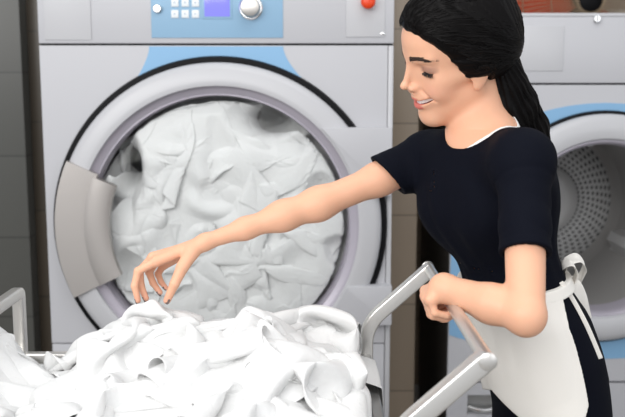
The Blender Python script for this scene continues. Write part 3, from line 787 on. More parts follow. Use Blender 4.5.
M['nailp'] = mat('natural_nail', (.75, .45, .38), .25)
# ------------------------------------------------------------------ joints
NS = Pn(524, 161, 1.575); NE = Pn(526, 315, 1.41); NW = Pn(444, 288, 1.53)
FS = Pn(428, 159, 1.86); FE = Pn(318, 204, 1.80); FW = Pn(199, 244, 1.735)
NB = Pn(484, 140, 1.755)
yw, pt, rl = 0.23, 0.345, 0.33; HS = 1.045
def headmat(yaw, pitch, roll):
    cy, sy = math.cos(yaw), math.sin(yaw); f = np.array([-cy, -sy, 0]); l = np.array([sy, -cy, 0]); u = np.array([0, 0, 1.])
    cp, sp = math.cos(pitch), math.sin(pitch); f, u = f*cp-u*sp, u*cp+f*sp
    cr, sr = math.cos(roll), math.sin(roll); u, l = u*cr+l*sr, l*cr-u*sr
    return np.stack([f, l, u], 1)
HM = headmat(yw, pt, rl); HO = np.array([.2875, 1.74, 1.505])
def HL(*q): return HM@(np.array(q)*HS)+HO                 # head frame (forward, left, up) to world
def toL(p): return ((p-HO)@HM)/HS
# ------------------------------------------------------------------ head in its own frame
def mirror(fn): return [fn(1), fn(-1)]
hp = [(ell((-.008, 0, .048), (.097, .074, .085)), .01), (ell((.042, 0, .058), (.0535, .060, .050)), .03), (ell((.040, 0, -.015), (.050, .058, .072)), .03),
      (ell((.046, 0, -.058), (.042, .040, .045)), .03), (ell((.077, 0, -.093), (.016, .019, .015)), .022)]
for s in (1, -1):
    hp += [(cone((-.002, s*.050, -.045), (.066, s*.014, -.090), .016, .014), .03), (ell((.064, s*.036, -.026), (.019, .021, .020)), .022),
           (cone((.060, s*.043, -.006), (.010, s*.062, -.004), .013, .010), .02)]
hp += [(cone((.030, 0, -.074), (-.02, 0, -.055), .024, .032), .02)]
hp2 = [(cone((.0880, s*.012, .039), (.073, s*.047, .041), .0085, .007), .014) for s in (1, -1)]
eyec = [(.0695, s*.0350, .0185) for s in (1, -1)]; 
lids = [(ell(c, (.0148, .0165, .0142)), .006) for c in eyec]
nose = [(cone((.076, 0, .034), (.087, 0, -.018), .015, .016), .012), (cone((.0905, 0, .033), (.1125, 0, -.010), .0052, .0058), .012), (ell((.1155, 0, -.0140), (.0085, .0078, .0072)), .006), (cone((.104, 0, -.026), (.094, 0, -.034), .0055, .006), .010)]
for s in (1, -1): nose += [(ell((.1010, s*.0105, -.0208), (.0088, .0052, .0056)), .008)]
nose += [(ell((.084, 0, -.046), (.0165, .026, .020)), .016)]
def lipd(p, z0, x0, r0, half=.040):
    y = np.clip(p[:, 1], -half, half); t = np.abs(y)/half
    c = np.stack([x0-.036*t**2, y, z0+.013*t**2.0+(-.055-z0)*t**3*.8], -1); return np.linalg.norm((p-c)*np.array([1, 1, 1.0]), axis=1)-r0*(1-.72*t**2.2)
def head_local(p):
    lo = p.min(0); hi = p.max(0)
    d = union(hp, p)
    if hi[0] > .03 and lo[0] < .16 and hi[2] > -.14:
        for s in (1, -1): d = smax(d, -ell((.096, s*.040, .019), (.016, .018, .0125))[0](p), .014)
        for q, k in hp2+lids: d = smin(d, q[0](p), k)
        # slit of the lowered eye
        for c in eyec:
            z = p[:, 2]-(c[2]-.0062)+.10*np.abs(p[:, 1]-c[1]); d = smax(d, -np.maximum(np.abs(z)-.0008, np.maximum(np.linalg.norm(p-np.array(c), axis=1)-.0175, .0122-np.linalg.norm(p-np.array(c), axis=1))), .0012)
        for q, k in nose: d = smin(d, q[0](p), k)
        for s in (1, -1): d = smax(d, -ell((.1035, s*.0062, -.0285), (.0050, .0028, .0035))[0](p), .002)
        # smile: opening first, then the lips round it
        y = p[:, 1]; w = .013*(np.clip(np.abs(y)/.040, 0, 1.2))**2
        q = p.copy(); q[:, 2] -= w; d = smax(d, -ell((.086, 0, -.0537), (.026, .0375, .0066))[0](q), .003)
        d = smin(d, lipd(p, -.0446, .1012, .0036), .0035); d = smin(d, lipd(p, -.0628, .0975, .0052), .0035)
        # fold beside the smile
        for s in (1, -1): d = smax(d, -cone((.094, s*.022, -.024), (.078, s*.043, -.046), .0004, .0004)[0](p), .009)
    for s in (1, -1):
        e = ell((-.004, s*.074, -.003), (.019, .0065, .031))[0](p); e = smin(e, ell((.003, s*.0725, -.032), (.0085, .0050, .0090))[0](p), .008)
        e = smax(e, -ell((.000, s*.082, .004), (.011, .0065, .018))[0](p), .003); d = smin(d, e, .005)
    return d
# ------------------------------------------------------------------ torso as a stack of turned ellipses
TS = [(128, 482, .055, .055, 25, 1.755), (139, 481, .105, .070, 27, 1.75), (152, 481, .142, .085, 28, 1.75), (180, 484, .150, .100, 30, 1.75), (212, 492, .136, .104, 30, 1.75), (240, 498, .124, .094, 31, 1.755), (268, 510, .117, .090, 30, 1.76),
      (290, 518, .126, .098, 27, 1.765), (315, 526, .148, .108, 24, 1.77), (350, 538, .160, .108, 18, 1.775), (385, 546, .163, .107, 14, 1.78), (420, 550, .160, .105, 12, 1.78)]
tz = []; 
for py, cx_, a, b, yy, Yd in TS:
    q = Pn(cx_, py, Yd); tz.append((q[2], q[0], q[1], a, b, math.radians(yy)))
tz += [(.62, tz[-1][1]+.0, 1.78, .155, .108, math.radians(12)), (.50, tz[-1][1], 1.78, .148, .104, math.radians(12))]
tz = np.array(sorted(tz))
zz = np.linspace(tz[0, 0], tz[-1, 0], 400)
def pchip(x, y, xs):
    h = np.diff(x); dl = np.diff(y)/h; m = np.zeros_like(y); m[0] = dl[0]; m[-1] = dl[-1]
    for i in range(1, len(x)-1):
        if dl[i-1]*dl[i] > 0: w1 = 2*h[i]+h[i-1]; w2 = h[i]+2*h[i-1]; m[i] = (w1+w2)/(w1/dl[i-1]+w2/dl[i])
    i = np.clip(np.searchsorted(x, xs)-1, 0, len(x)-2); t = (xs-x[i])/h[i]
    return (2*t**3-3*t**2+1)*y[i]+(t**3-2*t**2+t)*h[i]*m[i]+(-2*t**3+3*t**2)*y[i+1]+(t**3-t**2)*h[i]*m[i+1]
tt = np.stack([pchip(tz[:, 0], tz[:, k], zz) for k in range(1, 6)], 1)
def torso_frame(z):
    v = [np.interp(z, zz, tt[:, k]) for k in range(5)]; return v
def torso(p, zlo=None):
    x0, y0, a, b, ps = torso_frame(p[:, 2]); c, s = np.cos(ps), np.sin(ps); dx = p[:, 0]-x0; dy = p[:, 1]-y0
    fw = -dx*c-dy*s; lf = dx*s-dy*c
    k0 = np.sqrt((fw/b)**2+(lf/a)**2)+1e-9; k1 = np.sqrt((fw/b**2)**2+(lf/a**2)**2)+1e-9; d = k0*(k0-1)/k1
    d = smax(d, p[:, 2]-tz[-1, 0], .03); return smax(d, (zlo if zlo is not None else tz[0, 0])-p[:, 2], .01)
def TL(fw, lf, z):
    x0, y0, a, b, ps = [float(v) for v in torso_frame(np.array([z]))[:]] if False else [float(np.asarray(v).ravel()[0]) for v in torso_frame(np.array([z]))]
    c, s = math.cos(ps), math.sin(ps); return np.array([x0-fw*c+lf*s, y0-fw*s-lf*c, z])
zbust = Pn(486, 209, 1.75)[2]; bust = [(ell(TL(.054, s*.060, zbust), (.054, .056, .058)), .05) for s in (1, -1)]
neck = [(cone(NB+np.array([0, .0, -.02]), HL(-.028, 0, -.045), .058, .047), .03), (cone(NB, HL(-.012, 0, -.07), .046, .040), .025)]
should = [(cone(NS+np.array([-.008, .01, -.004]), NB+np.array([.012, -.0, -.002]), .042, .048), .05), (cone(FS, NB+np.array([-.01, .0, -.012]), .042, .046), .05),
          (cone(NS, TL(-.02, .08, NS[2]-.08), .045, .06), .05), (cone(FS, TL(.0, -.08, FS[2]-.08), .042, .05), .05)]
mid = lambda a, b, t: a+(b-a)*t
arms = [(cone(NS, mid(NS, NE, .45), .041, .0360), .02), (cone(mid(NS, NE, .45), NE, .0360, .0315), .02), (ell(NE+np.array([.0, 0, -.005]), (.029, .030, .031)), .012),
        (cone(NE, mid(NE, NW, .4), .0315, .031), .012), (cone(mid(NE, NW, .4), NW, .033, .0235), .02),
        (cone(FS, mid(FS, FE, .45), .039, .0315), .02), (cone(mid(FS, FE, .45), FE, .0315, .0312), .03),
        (cone(FE, mid(FE, FW, .3), .0312, .0275), .03), (cone(mid(FE, FW, .3), mid(FE, FW, .62), .0275, .0205), .03), (cone(mid(FE, FW, .62), mid(FE, FW, .95), .0205, .0152), .02)]
# hands: palm cones, then three bones per finger
rh = {'index': [(157, 261, 1.712), (138, 271, 1.706), (134.5, 286, 1.70), (138, 300.5, 1.698)],
      'middle': [(153, 257.5, 1.730), (139.5, 271, 1.728), (141, 286, 1.722), (146, 298.5, 1.716)],
      'ring': [(157, 260, 1.750), (149, 272, 1.752), (153, 283, 1.747), (160, 292.5, 1.740)],
      'little': [(164, 264, 1.766), (158, 274, 1.770), (161, 282, 1.766), (166, 288, 1.760)],
      'thumb': [(192, 252, 1.722), (182.5, 267, 1.702), (174.5, 284, 1.692), (167, 300.5, 1.690)]}
lh = {'little': [(431, 300, 1.515), (435, 313, 1.510), (447, 315.5, 1.512), (455, 311, 1.516)],
      'ring': [(427.5, 299, 1.533), (433, 315.5, 1.530), (446, 318.5, 1.532), (455, 314.5, 1.534)],
      'middle': [(426, 296, 1.552), (431, 314, 1.551), (443, 318.5, 1.552), (452, 314, 1.550)],
      'index': [(426, 291, 1.570), (429, 308, 1.572), (440, 314, 1.572), (449, 310, 1.568)],
      'thumb': [(439, 289, 1.560), (437, 298, 1.580), (441, 306, 1.585), (448, 309, 1.580)]}
RADF = {'index': (.0092, .0080, .0072, .0060), 'middle': (.0094, .0082, .0073, .0061), 'ring': (.0088, .0078, .0069, .0058), 'little': (.0080, .0068, .0061, .0052), 'thumb': (.0155, .0125, .0098, .0074)}
hands = []; tips = {}
for side, hd, Wp, pk in (('right', rh, mid(FE, FW, .95), .014), ('left', lh, NW, .014)):
    for nm, pts in hd.items():
        q = [Pn(*t) for t in pts]; r = RADF[nm]
        tips[(side, nm)] = (q[2], q[3], r[3])
        grp = []
        for i in range(3): grp.append((cone(q[i], q[i+1], r[i], r[i+1]), .003 if i else .012))
        hands.append((nm, side, grp, [(cone(Wp, q[0], .0105 if side == 'right' else .020, .0115 if nm != 'thumb' else .0145), .016)]))
def hand_sdf(p):
    lo = p.min(0); hi = p.max(0); d = np.full(len(p), 1.)
    for side, Wp in (('right', FW), ('left', NW)):
        if np.linalg.norm(np.maximum(np.maximum(lo-Wp, Wp-hi), 0)) > .20: continue
        dd = np.full(len(p), 1.)
        for nm, s, grp, pl in hands:
            if s == side: dd = smin(dd, union(pl, p), .010)
        for nm, s, grp, pl in hands:
            if s == side:
                fd = np.full(len(p), 1.)
                for q, k in grp: fd = smin(fd, q[0](p), .003)
                dd = smin(dd, fd, .0045)
        d = np.minimum(d, dd)
    return d
hipL, hipR = TL(0, .07, .82), TL(0, -.07, .82)
footL, footR = np.array([hipL[0]+.03, hipL[1]-.01, .09]), np.array([hipR[0]-.06, hipR[1]+.01, .09])
legs = []
for h_, f_ in ((hipL, footL), (hipR, footR)):
    kn = mid(h_, f_, .5)+np.array([-.015, 0, 0]); legs += [(cone(h_, kn, .058, .046), .03), (cone(kn, mid(kn, f_, .35), .050, .052), .02), (cone(mid(kn, f_, .35), f_, .052, .032), .02), (cone(f_+np.array([.02, 0, -.03]), f_+np.array([-.14, -.02, -.068]), .032, .020), .02)]
def trunk(p):
    d = torso(p); d = smin(d, union(bust, p), .05); return smin(d, union(should, p), .04)
def body(p):
    lo = p.min(0); d = trunk(p); d = smin(d, union(neck, p), .035)
    d = smin(d, union(arms, p), .012); d = smin(d, hand_sdf(p), .014)
    if p[:, 2].max() > 1.33:
        hd = head_local(toL(p))*HS; d = smin(d, hd, .018)
    return d
def lower(p):
    d = torso(p); return smin(d, union(legs, p), .03)
W_ = thing('woman', 'dark-haired smiling woman in navy dress and white apron, one arm reaching to the heap of sheets', 'person', (tz[0, 1], 1.78, 0))
W_['label'] = 'dark-haired woman in a short-sleeved navy dress and white apron reaching for a sheet'
import time; t0 = time.time()
Vb, Qb = mesh_sdf(body, (FW[0]-.14, 1.30, .90), (.66, 2.0, 1.70), .0017)
Vb = relax(Vb, Qb, 1, .35)
Vl, Ql = mesh_sdf(lower, (.25, 1.45, -.01), (.85, 2.1, .97), .006)
k = Qb[:, 0] >= 0
V = np.concatenate([Vb, Vl]); Q = np.concatenate([Qb, Ql+len(Vb)])
bo = put('body', V, Q, M['skin'], W_)
print('body', len(V), time.time()-t0, flush=True)
# colour of skin, lips, lid shadow: belongs to the skin itself
pl = toL(V); tone = np.tile(np.array([.79, .435, .285]), (len(V), 1))
def blend(w, c): 
    global tone
    w = np.clip(w, 0, 1)[:, None]; tone = tone*(1-w)+np.array(c)*w
hm = (V[:, 2] > 1.3)
blend(np.where(hm, .45*np.exp(-(((pl[:, 0]-.070)/.025)**2+((np.abs(pl[:, 1])-.042)/.018)**2+((pl[:, 2]+.024)/.018)**2)), 0), (.82, .36, .27))
for c in eyec:
    e = np.linalg.norm((pl-np.array(c))*np.array([1, 1, 1.0]), axis=1)
    sh = np.clip(1-(e-.0160)/.007, 0, 1)*np.clip((pl[:, 2]-c[2]+.008)/.004, 0, 1)*np.clip(1-(pl[:, 2]-c[2]-.004)/.010, 0, 1)
    blend(np.where(hm & (pl[:, 0] > .06), sh*.80, 0), (.33, .17, .13))
l1 = lipd(pl, -.0446, .1012, .0036); l2 = lipd(pl, -.0628, .0975, .0052)
blend(np.where(hm, 1-(np.minimum(l1, l2)-.0004)/.0009, 0), (.62, .17, .14))
zw_ = pl[:, 2]-.013*(np.clip(np.abs(pl[:, 1])/.040, 0, 1.2))**2; inside = (np.abs(pl[:, 1]) < .031) & (np.abs(zw_+.0537) < .0066) & (pl[:, 0] < .094-.024*(pl[:, 1]/.033)**2) & (pl[:, 0] > .06) & hm & (np.minimum(l1, l2) > .0008)
blend(inside*1., (.20, .04, .035))
for (sd, nm), (a, b, r) in tips.items():
    blend(.35*np.exp(-(np.linalg.norm(V-b, axis=1)/.012)**2), (.80, .36, .28))
ca = bo.data.color_attributes.new('tone', 'FLOAT_COLOR', 'POINT')
ca.data.foreach_set('color', np.concatenate([tone, np.ones((len(V), 1))], 1).astype(np.float32).ravel())
# ------------------------------------------------------------------ eyes, lashes, brow, teeth, nails
def sphere_part(name, c, r, m, seg=24):
    bm = bmesh.new(); bmesh.ops.create_uvsphere(bm, u_segments=seg, v_segments=seg//2, radius=1)
    for v in bm.verts: v.co = Vector(c)+Vector([v.co[i]*r[i] for i in range(3)])
    return bm_put(name, bm, m, bo)
for c in eyec:
    e = sphere_part('eye', HL(*c), (.0136*HS,)*3, M['eye'])
    sphere_part_c = HL(c[0]+.0055, c[1], c[2]-.0085)
    bm = bmesh.new(); bmesh.ops.create_uvsphere(bm, u_segments=16, v_segments=8, radius=.006)
    for v in bm.verts: v.co = v.co+Vector(sphere_part_c)
    bm_put('iris', bm, M['iris'], e)
def strands(name, paths, r, m, parent, seg=4, taper=True):
    V = []; Fc = []
    for pth, rr in paths:
        pth = np.asarray(pth); n = len(pth); t = np.gradient(pth, axis=0); t /= np.linalg.norm(t, axis=1)[:, None]+1e-12
        a = np.cross(t, np.array([.3, .2, .93])); a /= np.linalg.norm(a, axis=1)[:, None]+1e-12; b = np.cross(t, a)
        s = rr*r*(np.clip(1.15-np.linspace(0, 1, n)**2.5, .15, 1) if taper else np.ones(n)); base = len(V)
        ring = [pth+(a*math.cos(2*PI*k/seg)+b*math.sin(2*PI*k/seg))*s[:, None] for k in range(seg)]
        for i in range(n): V += [ring[k][i] for k in range(seg)]
        for i in range(n-1):
            for k in range(seg): w = (k+1) % seg; Fc.append((base+i*seg+k, base+(i+1)*seg+k, base+(i+1)*seg+w, base+i*seg+w))
    return put(name, np.array(V), np.array(Fc), m, parent)
rng = np.random.default_rng(5)
for c in eyec:
    s = 1 if c[1] > 0 else -1; ps = []
    for t in np.linspace(-.8, 1, 36):
        th = t*1.05; base = np.array([c[0]+.0149*math.cos(th)*.92, c[1]+s*.0163*math.sin(th), c[2]-.0060-.10*abs(.0163*math.sin(th))])
        out = np.array([math.cos(th), s*math.sin(th)*1.1, 0]); L = .0065+.0030*t+.0008*rng.random()
        ps.append(([HL(*(base+out*L*q-np.array([0, 0, L*(.75*q-.35*q*q)]))) for q in np.linspace(0, 1, 5)], 1))
    strands('eyelashes', ps, .00046, M['lash'], bo)
    # lid margin with liner
    ps = [([HL(c[0]+.0151*math.cos(th)*.93, c[1]+s*.0166*math.sin(th), c[2]-.0062-.0012*abs(math.sin(th))) for th in np.linspace(-1.0, 1.15, 12)], 1)]
    strands('eyeliner', ps, .0015, M['lash'], bo, 5)
    # brow
    ps = []
    for i in range(620):
        t = rng.random(); off = rng.normal()*.0023*(1-.5*t); y = c[1]+s*(-.022+.042*t); z = .0385+.0050*math.sin(min(1, t*1.25)*PI*.62)-.0040*max(0, t-.6)/.4+off
        base = np.array([.12, y, z])
        ps.append((base, t, s))
    def surf(q):                                             # march back on to the face
        q = np.array(q, float); 
        for _ in range(24): q[:, 0] -= head_local(q)*.8
        return q
    B0 = surf(np.array([b for b, _, _ in ps])); out = []
    B1 = surf(np.array([b+np.array([0, s_*(.0045+.001*t), .0022*(1-1.6*t)]) for b, t, s_ in ps]))
    for a, b in zip(B0, B1): a = a+np.array([.0002, 0, 0]); b = b+np.array([.0005, 0, 0]); out.append(([HL(*(a+(b-a)*q)) for q in (0, .5, 1)], 1))
    strands('eyebrow', out, .00034, M['brow'], bo)
# upper teeth: a curved row with a rounded crown each
ny, nz = 81, 9; V = []
for i in range(ny):
    y = -.035+.070*i/(ny-1); t = abs(y)/.035; w = abs(math.sin(PI*(y/.0066)+PI/2))**.35
    for j in range(nz):
        q = j/(nz-1); z = -.0455-.0132*q*(1-.35*t)*(.92+.08*w)+.0115*t**2
        V.append(HL(.0950-.0300*t**2-.0016*(1-w)-.0008*q, y, z))
i = np.arange(ny*nz).reshape(ny, nz); Fq = np.stack([i[:-1, :-1], i[1:, :-1], i[1:, 1:], i[:-1, 1:]], -1).reshape(-1, 4)
o = put('teeth', np.array(V), Fq, M['teeth'], bo); md = o.modifiers.new('thickness', 'SOLIDIFY'); md.thickness = .002
# nails
for (sd, nm), (a, b, r) in tips.items():
    ax = nrm(b-a); palm = np.array([.75, .0, -.2]) if sd == 'right' else np.array([.2, .6, .6])
    if sd == 'right' and nm == 'thumb': palm = np.array([-.6, .75, 0])
    up = -(palm-ax*(palm@ax)); up = nrm(up); sdv = np.cross(ax, up); V = []
    L = .0125 if nm != 'little' else .010
    for i in range(9):
        u = i/8; wd = r*.78*(1-.18*u)*(math.sqrt(max(0, 1-((u-.12)/.88)**6)) if u > .12 else math.sqrt(max(.15, 1-((.12-u)/.13)**2)))
        for j in range(7):
            v = (j/6-.5)*2; 
            V.append(b+ax*(-.006+L*u)+sdv*wd*v+up*(r*(.93-.20*u*u)+.0006-.42*r*(v*v)))
    i = np.arange(63).reshape(9, 7); Fq = np.stack([i[:-1, :-1], i[1:, :-1], i[1:, 1:], i[:-1, 1:]], -1).reshape(-1, 4)
    o = put('fingernail', np.array(V), Fq, M['nail'] if sd == 'right' else M['nailp'], bo); md = o.modifiers.new('thickness', 'SOLIDIFY'); md.thickness = .0008; md.offset = 0
# ------------------------------------------------------------------ hair
gather = HL(-.108, 0, -.012)
hairp = [(ell((-.016, 0, .055), (.114, .089, .100)), .02), (ell((-.050, 0, .010), (.068, .078, .062)), .04), (ell((-.088, 0, -.008), (.034, .030, .028)), .03), (ell((.032, .0, .080), (.055, .066, .052)), .03)]+[(ell((-.012, s*.056, .016), (.042, .030, .042)), .02) for s in (1, -1)]
def hair_local(p):
    d = union(hairp, p)
    x, y, z = p.T
    sd_ = np.clip((np.abs(y)-.045)/.03, 0, 1)*np.clip((.05-z)/.05, 0, 1); face = (x-.98*z-.006-.034*sd_+.003*np.sin(z*90))*.72                       # hairline plane, face side positive
    low = -(z+.012)*.9-(x+.030)*.3                          # below the ear only behind it
    cutn = smax(face, np.where(x > -.03, (-.024-z)*.9, -1.), .01)
    d = smax(d, cutn, .014)
    d = smax(d, -(z+.058), .012)
    # combed ridges running back to the gather
    r = np.sqrt((x+.108)**2+(z+.012)**2)+1e-6; a = np.arctan2(z+.012, x+.108)
    n = vnoise(np.stack([a*26, y*55, r*5], -1), 3)*.0016+vnoise(np.stack([a*70, y*120, r*9], -1), 4)*.0007
    return d+n*np.clip(r/.05, 0, 1)
def hair_w(p): return hair_local(toL(p))*HS
lo = HO-.22; hi = HO+.22
Vh, Qh = mesh_sdf(hair_w, lo, hi, .0022)
ho = put('hair', Vh, Qh, M['hair'], bo if False else W_)
# locks following the head from the hairline to the gather
def on_hair(q, lift=.0):
    for _ in range(10):
        d = hair_local(q); e = .002; g = np.stack([hair_local(q+np.eye(3)[k]*e)-d for k in range(3)], 1); g /= np.linalg.norm(g, axis=1)[:, None]+1e-9
        q = q-g*(d-lift)[:, None]
    return q
N = 150; nseg = 40; Gt = np.array([-.108, 0, -.012]); fam = []
aa = np.linspace(-1, 1, N)*PI*.60; y = .088*np.sin(aa); z = .100*np.cos(aa)+.042; S = np.stack([.98*z-.012, y, z], 1); ctr_h = np.array([-.02, 0, .03])
for j in range(nseg):
    t = j/(nseg-1); q = S*(1-t)+Gt*t; d = q-ctr_h; q2 = ctr_h+d/np.linalg.norm(d, axis=1)[:, None]*.115; w = t**5
    q2 = q2*(1-w)+Gt*w; fam.append(on_hair(q2, .0) if j < nseg-2 else q2)
fam = np.stack(fam, 1)                                     # (N, nseg, 3)
ps = []
for i in range(1500):
    u = rng.uniform(0, N-1.01); k = int(u); f = u-k; cv = fam[k]*(1-f)+fam[k+1]*f; t0_ = max(0, rng.uniform(-.25, .75)); t1_ = min(1, t0_+rng.uniform(.2, .5))
    tt_ = np.linspace(t0_, t1_, 14)*(nseg-1); i0 = np.clip(tt_.astype(int), 0, nseg-2); ff = (tt_-i0)[:, None]; c_ = cv[i0]*(1-ff)+cv[i0+1]*ff
    nn_ = c_-ctr_h; nn_ /= np.linalg.norm(nn_, axis=1)[:, None]; c_ = c_+nn_*(rng.uniform(-.0006, .0007)+.0005*np.sin(np.linspace(0, PI, 14)*rng.uniform(1, 3)))[:, None]
    ps.append(((c_*HS)@HM.T+HO, .6+.5*rng.random()))
strands('hair_locks', ps, .0009, M['strand'], ho, 4)
ps = []
for i in range(60):
    k = int(rng.uniform(.12, .9)*N); q = fam[k][0]; dr = np.array([.35+rng.normal()*.1, rng.normal()*.2, -.35+rng.normal()*.15]); cur = np.array([-.5, rng.normal()*.25, .1])
    ps.append(([HL(*(q+np.array([0, 0, -.001])+(dr*t+cur*t*t)*.014)) for t in np.linspace(0, 1, 7)], .45))
strands('stray_hairs', ps, .0007, M['strand'], ho, 3)
# ponytail
pc = [HL(-.098, 0, -.008), Pn(510, 86, 1.765), Pn(518, 104, 1.785), Pn(531, 127, 1.835), Pn(540, 158, 1.86), Pn(546, 190, 1.875)]
prr = [.022, .031, .036, .033, .024, .010]
tl = [(cone(pc[i], pc[i+1], prr[i], prr[i+1]), .02) for i in range(5)]+[(cone(Pn(503, 70, 1.745), Pn(504, 108, 1.750), .027, .021), .02), (cone(Pn(505, 108, 1.750), Pn(516, 128, 1.80), .020, .014), .02)]
def tail(p):
    d = union(tl, p); ax = nrm(pc[4]-pc[1]); s = (p-pc[1])@ax; q = p-pc[1]-s[:, None]*ax; an = np.arctan2(q[:, 2]*.3+q[:, 0], q[:, 1])
    return d+.0018*np.sin(an*17+s*22)+.001*np.sin(an*39-s*30)
Vp, Qp = mesh_sdf(tail, np.min(pc, 0)-.05, np.max(pc, 0)+.05, .0025); pt_o = put('ponytail', Vp, Qp, M['hair'], W_)
def cat(pts, n):
    pts = np.array(pts); t = np.linspace(0, len(pts)-1, n); x = np.arange(len(pts)); return np.stack([pchip(x.astype(float), pts[:, k], t) for k in range(3)], 1)
ps = []; cl = cat(pc, 22); rr = pchip(np.arange(6.), np.array(prr), np.linspace(0, 5, 22))
for i in range(260):
    a = rng.uniform(0, 2*PI); k = rng.uniform(.85, 1.06); da = rng.normal()*.35; t = np.gradient(cl, axis=0); t /= np.linalg.norm(t, axis=1)[:, None]
    u = np.cross(t, [0, 1, 0]); u /= np.linalg.norm(u, axis=1)[:, None]; v = np.cross(t, u); an = a+da*np.linspace(0, 1, 22)
    ps.append((cl+(u*np.cos(an)[:, None]+v*np.sin(an)[:, None])*(rr*k)[:, None], .8))
strands('ponytail_strands', ps, .0010, M['strand'], pt_o, 4)
lathe_V, lathe_F = lathe((0, 0, 0), [(.022+.006*math.cos(t), .006*math.sin(t)) for t in np.linspace(0, 2*PI, 9)[:-1]], 32, close=True)
axv = Vector(pc[1]-pc[0]).normalized(); q = Vector((0, 1, 0)).rotation_difference(axv); mm = pc[0]*.55+pc[1]*.45
put('hair_tie', [tuple(q@Vector(v)+Vector(mm)) for v in lathe_V], lathe_F, M['black'], pt_o)
# ------------------------------------------------------------------ dress
hemN = mid(NS, NE, .62); axN = nrm(NE-NS); hemF = mid(FS, FE, .245); axF = nrm([-.72, -.14, -.66])
hemF = mid(FS, FE, .375); 
slv = [(cone(NS, mid(NS, NE, .70), .0445, .0465), .03), (cone(FS, mid(FS, FE, .5), .052, .052), .04)]
NHc = Pn(485, 133, 1.735)
nh_ax = nrm(HL(-.01, 0, -.05)-NB)
Rn = np.stack([nrm(np.cross(nh_ax, [-.87, -.5, 0])), nrm(np.cross(nh_ax, nrm(np.cross(nh_ax, [-.87, -.5, 0])))), nh_ax], 1)  # lateral, depth, up
def neckhole(p, c=NHc+np.array([.005, -.008, 0]), r=(.086, .084, .066)):
    d1 = ell(c, r, Rn)[0](p); d2 = cone(c, c+nh_ax*.25, .070, .075)[0](p); return smin(d1, d2, .02)
def folds(p):
    x0, y0, a, b, ps = torso_frame(p[:, 2]); c, s = np.cos(ps), np.sin(ps); dx = p[:, 0]-x0; dy = p[:, 1]-y0; an = np.arctan2(dx*s-dy*c, -dx*c-dy*s)
    w = np.clip((1.30-p[:, 2])/.05, 0, 1)*np.clip((p[:, 2]-1.0)/.05, 0, 1)
    f = .0030*vnoise(np.stack([an*5.5+p[:, 2]*6, p[:, 2]*5, an*0], -1), 31)*w+.0020*vnoise(p@np.array([[14, 6, 0], [-5, 16, 0], [8, 0, 20.]]), 32)
    # waist creases
    f += .0022*vnoise(np.stack([an*2.5, p[:, 2]*42, an*0], -1), 33)*np.exp(-((p[:, 2]-1.07)/.05)**2)
    return f
zhem = .56
def skirt_d(p):
    return torso(p, zhem)
def dress(p):
    d = torso(p, .50); d = smin(d, union(bust, p), .055); d = smin(d, union(should, p), .04)-.006
    sv = union(slv, p); seam = np.exp(-((d-sv)/.0035)**2)*.0012; up = smin(d, sv, .022)
    # hems: near sleeve and far sleeve
    d = np.minimum(up+folds(p)+seam, trunk(p)-.0035)
    an = (p-NS)@nrm(NE-NS); near = np.linalg.norm(p-NS-np.clip(an, 0, .3)[:, None]*axN, axis=1)
    m1 = (near < .075) & (p[:, 1] < 1.66) & (p[:, 0] > NS[0]-.05-.1*(p[:, 2] < 1.2))
    cutN = (p-hemN)@axN; d = np.where(near < .062, smax(d, cutN, .003), d)
    cutF = (p-hemF)@axF; f2 = (p-FS)@nrm(FE-FS); nf = np.linalg.norm(p-FS-np.clip(f2, 0, .4)[:, None]*nrm(FE-FS), axis=1)
    d = np.where((nf < .085) & (f2 > .05), smax(d, cutF, .003), d)
    d = np.where(((near < .062) & (cutN < 0)) | ((nf < .085) & (cutF < 0)), np.minimum(d, union(arms, p)-.0058), d)
    ar0 = union(arms, p); d = np.where((cutN < 0) & (cutF < 0) & ((near < .14) | (nf < .14)) & (p[:, 2] > 1.16), np.minimum(d, smin(trunk(p), ar0, .02)-.0028), d)
    # the sleeves stand open round the arm at the hem
    ar = union(arms, p)-.0022
    w = np.maximum(-ar, 0)
    d = np.where(((near < .062) & (cutN > -.035)) | ((nf < .085) & (cutF > -.03) & (f2 > .05)), smax(d, -ar, .002), d)
    d = smax(d, -neckhole(p), .004)
    # sleeve seam and hem stitching grooves
    d = d+.0005*np.exp(-((cutN+.016)/.0016)**2)*(near < .062)+.0005*np.exp(-((cutF+.016)/.0016)**2)*((nf < .085) & (f2 > .05))
    sm = np.abs(an-.005+.1*0); d = d+.0010*np.exp(-((near-.050)/.002)**2)*0
    return d
Vd, Qd = mesh_sdf(dress, (FS[0]-.16, 1.42, .86), (.70, 2.05, 1.46), .0024)
Vd2, Qd2 = mesh_sdf(lambda p: smax(torso(p, .50), -(p[:, 2]-.50), .004)-.006, (.25, 1.45, .48), (.85, 2.1, .90), .006)
V = np.concatenate([Vd, Vd2]); Q = np.concatenate([Qd, Qd2+len(Vd)])
do = put('dress', V, Q, M['navy'], W_, label='navy blue short-sleeved dress')
print('dress', len(V), time.time()-t0, flush=True)
# camisole edge showing inside the neckline
zcap = Pn(521, 115, 1.72)[2]
def cami(p):
    d = torso(p, 1.1); d = smin(d, union(bust, p), .055); d = smin(smin(d, union(should, p), .04), union(neck, p), .035)-.0028
    d = smax(d, -neckhole(p, NHc-np.array([.014, .0, .002]), (.074, .074, .056)), .003); d = smax(d, neckhole(p, NHc+np.array([.005, -.008, 0]), (.100, .098, .080)), .003); d = smax(d, p[:, 2]-zcap, .003); return smax(d, 1.22-p[:, 2], .004)
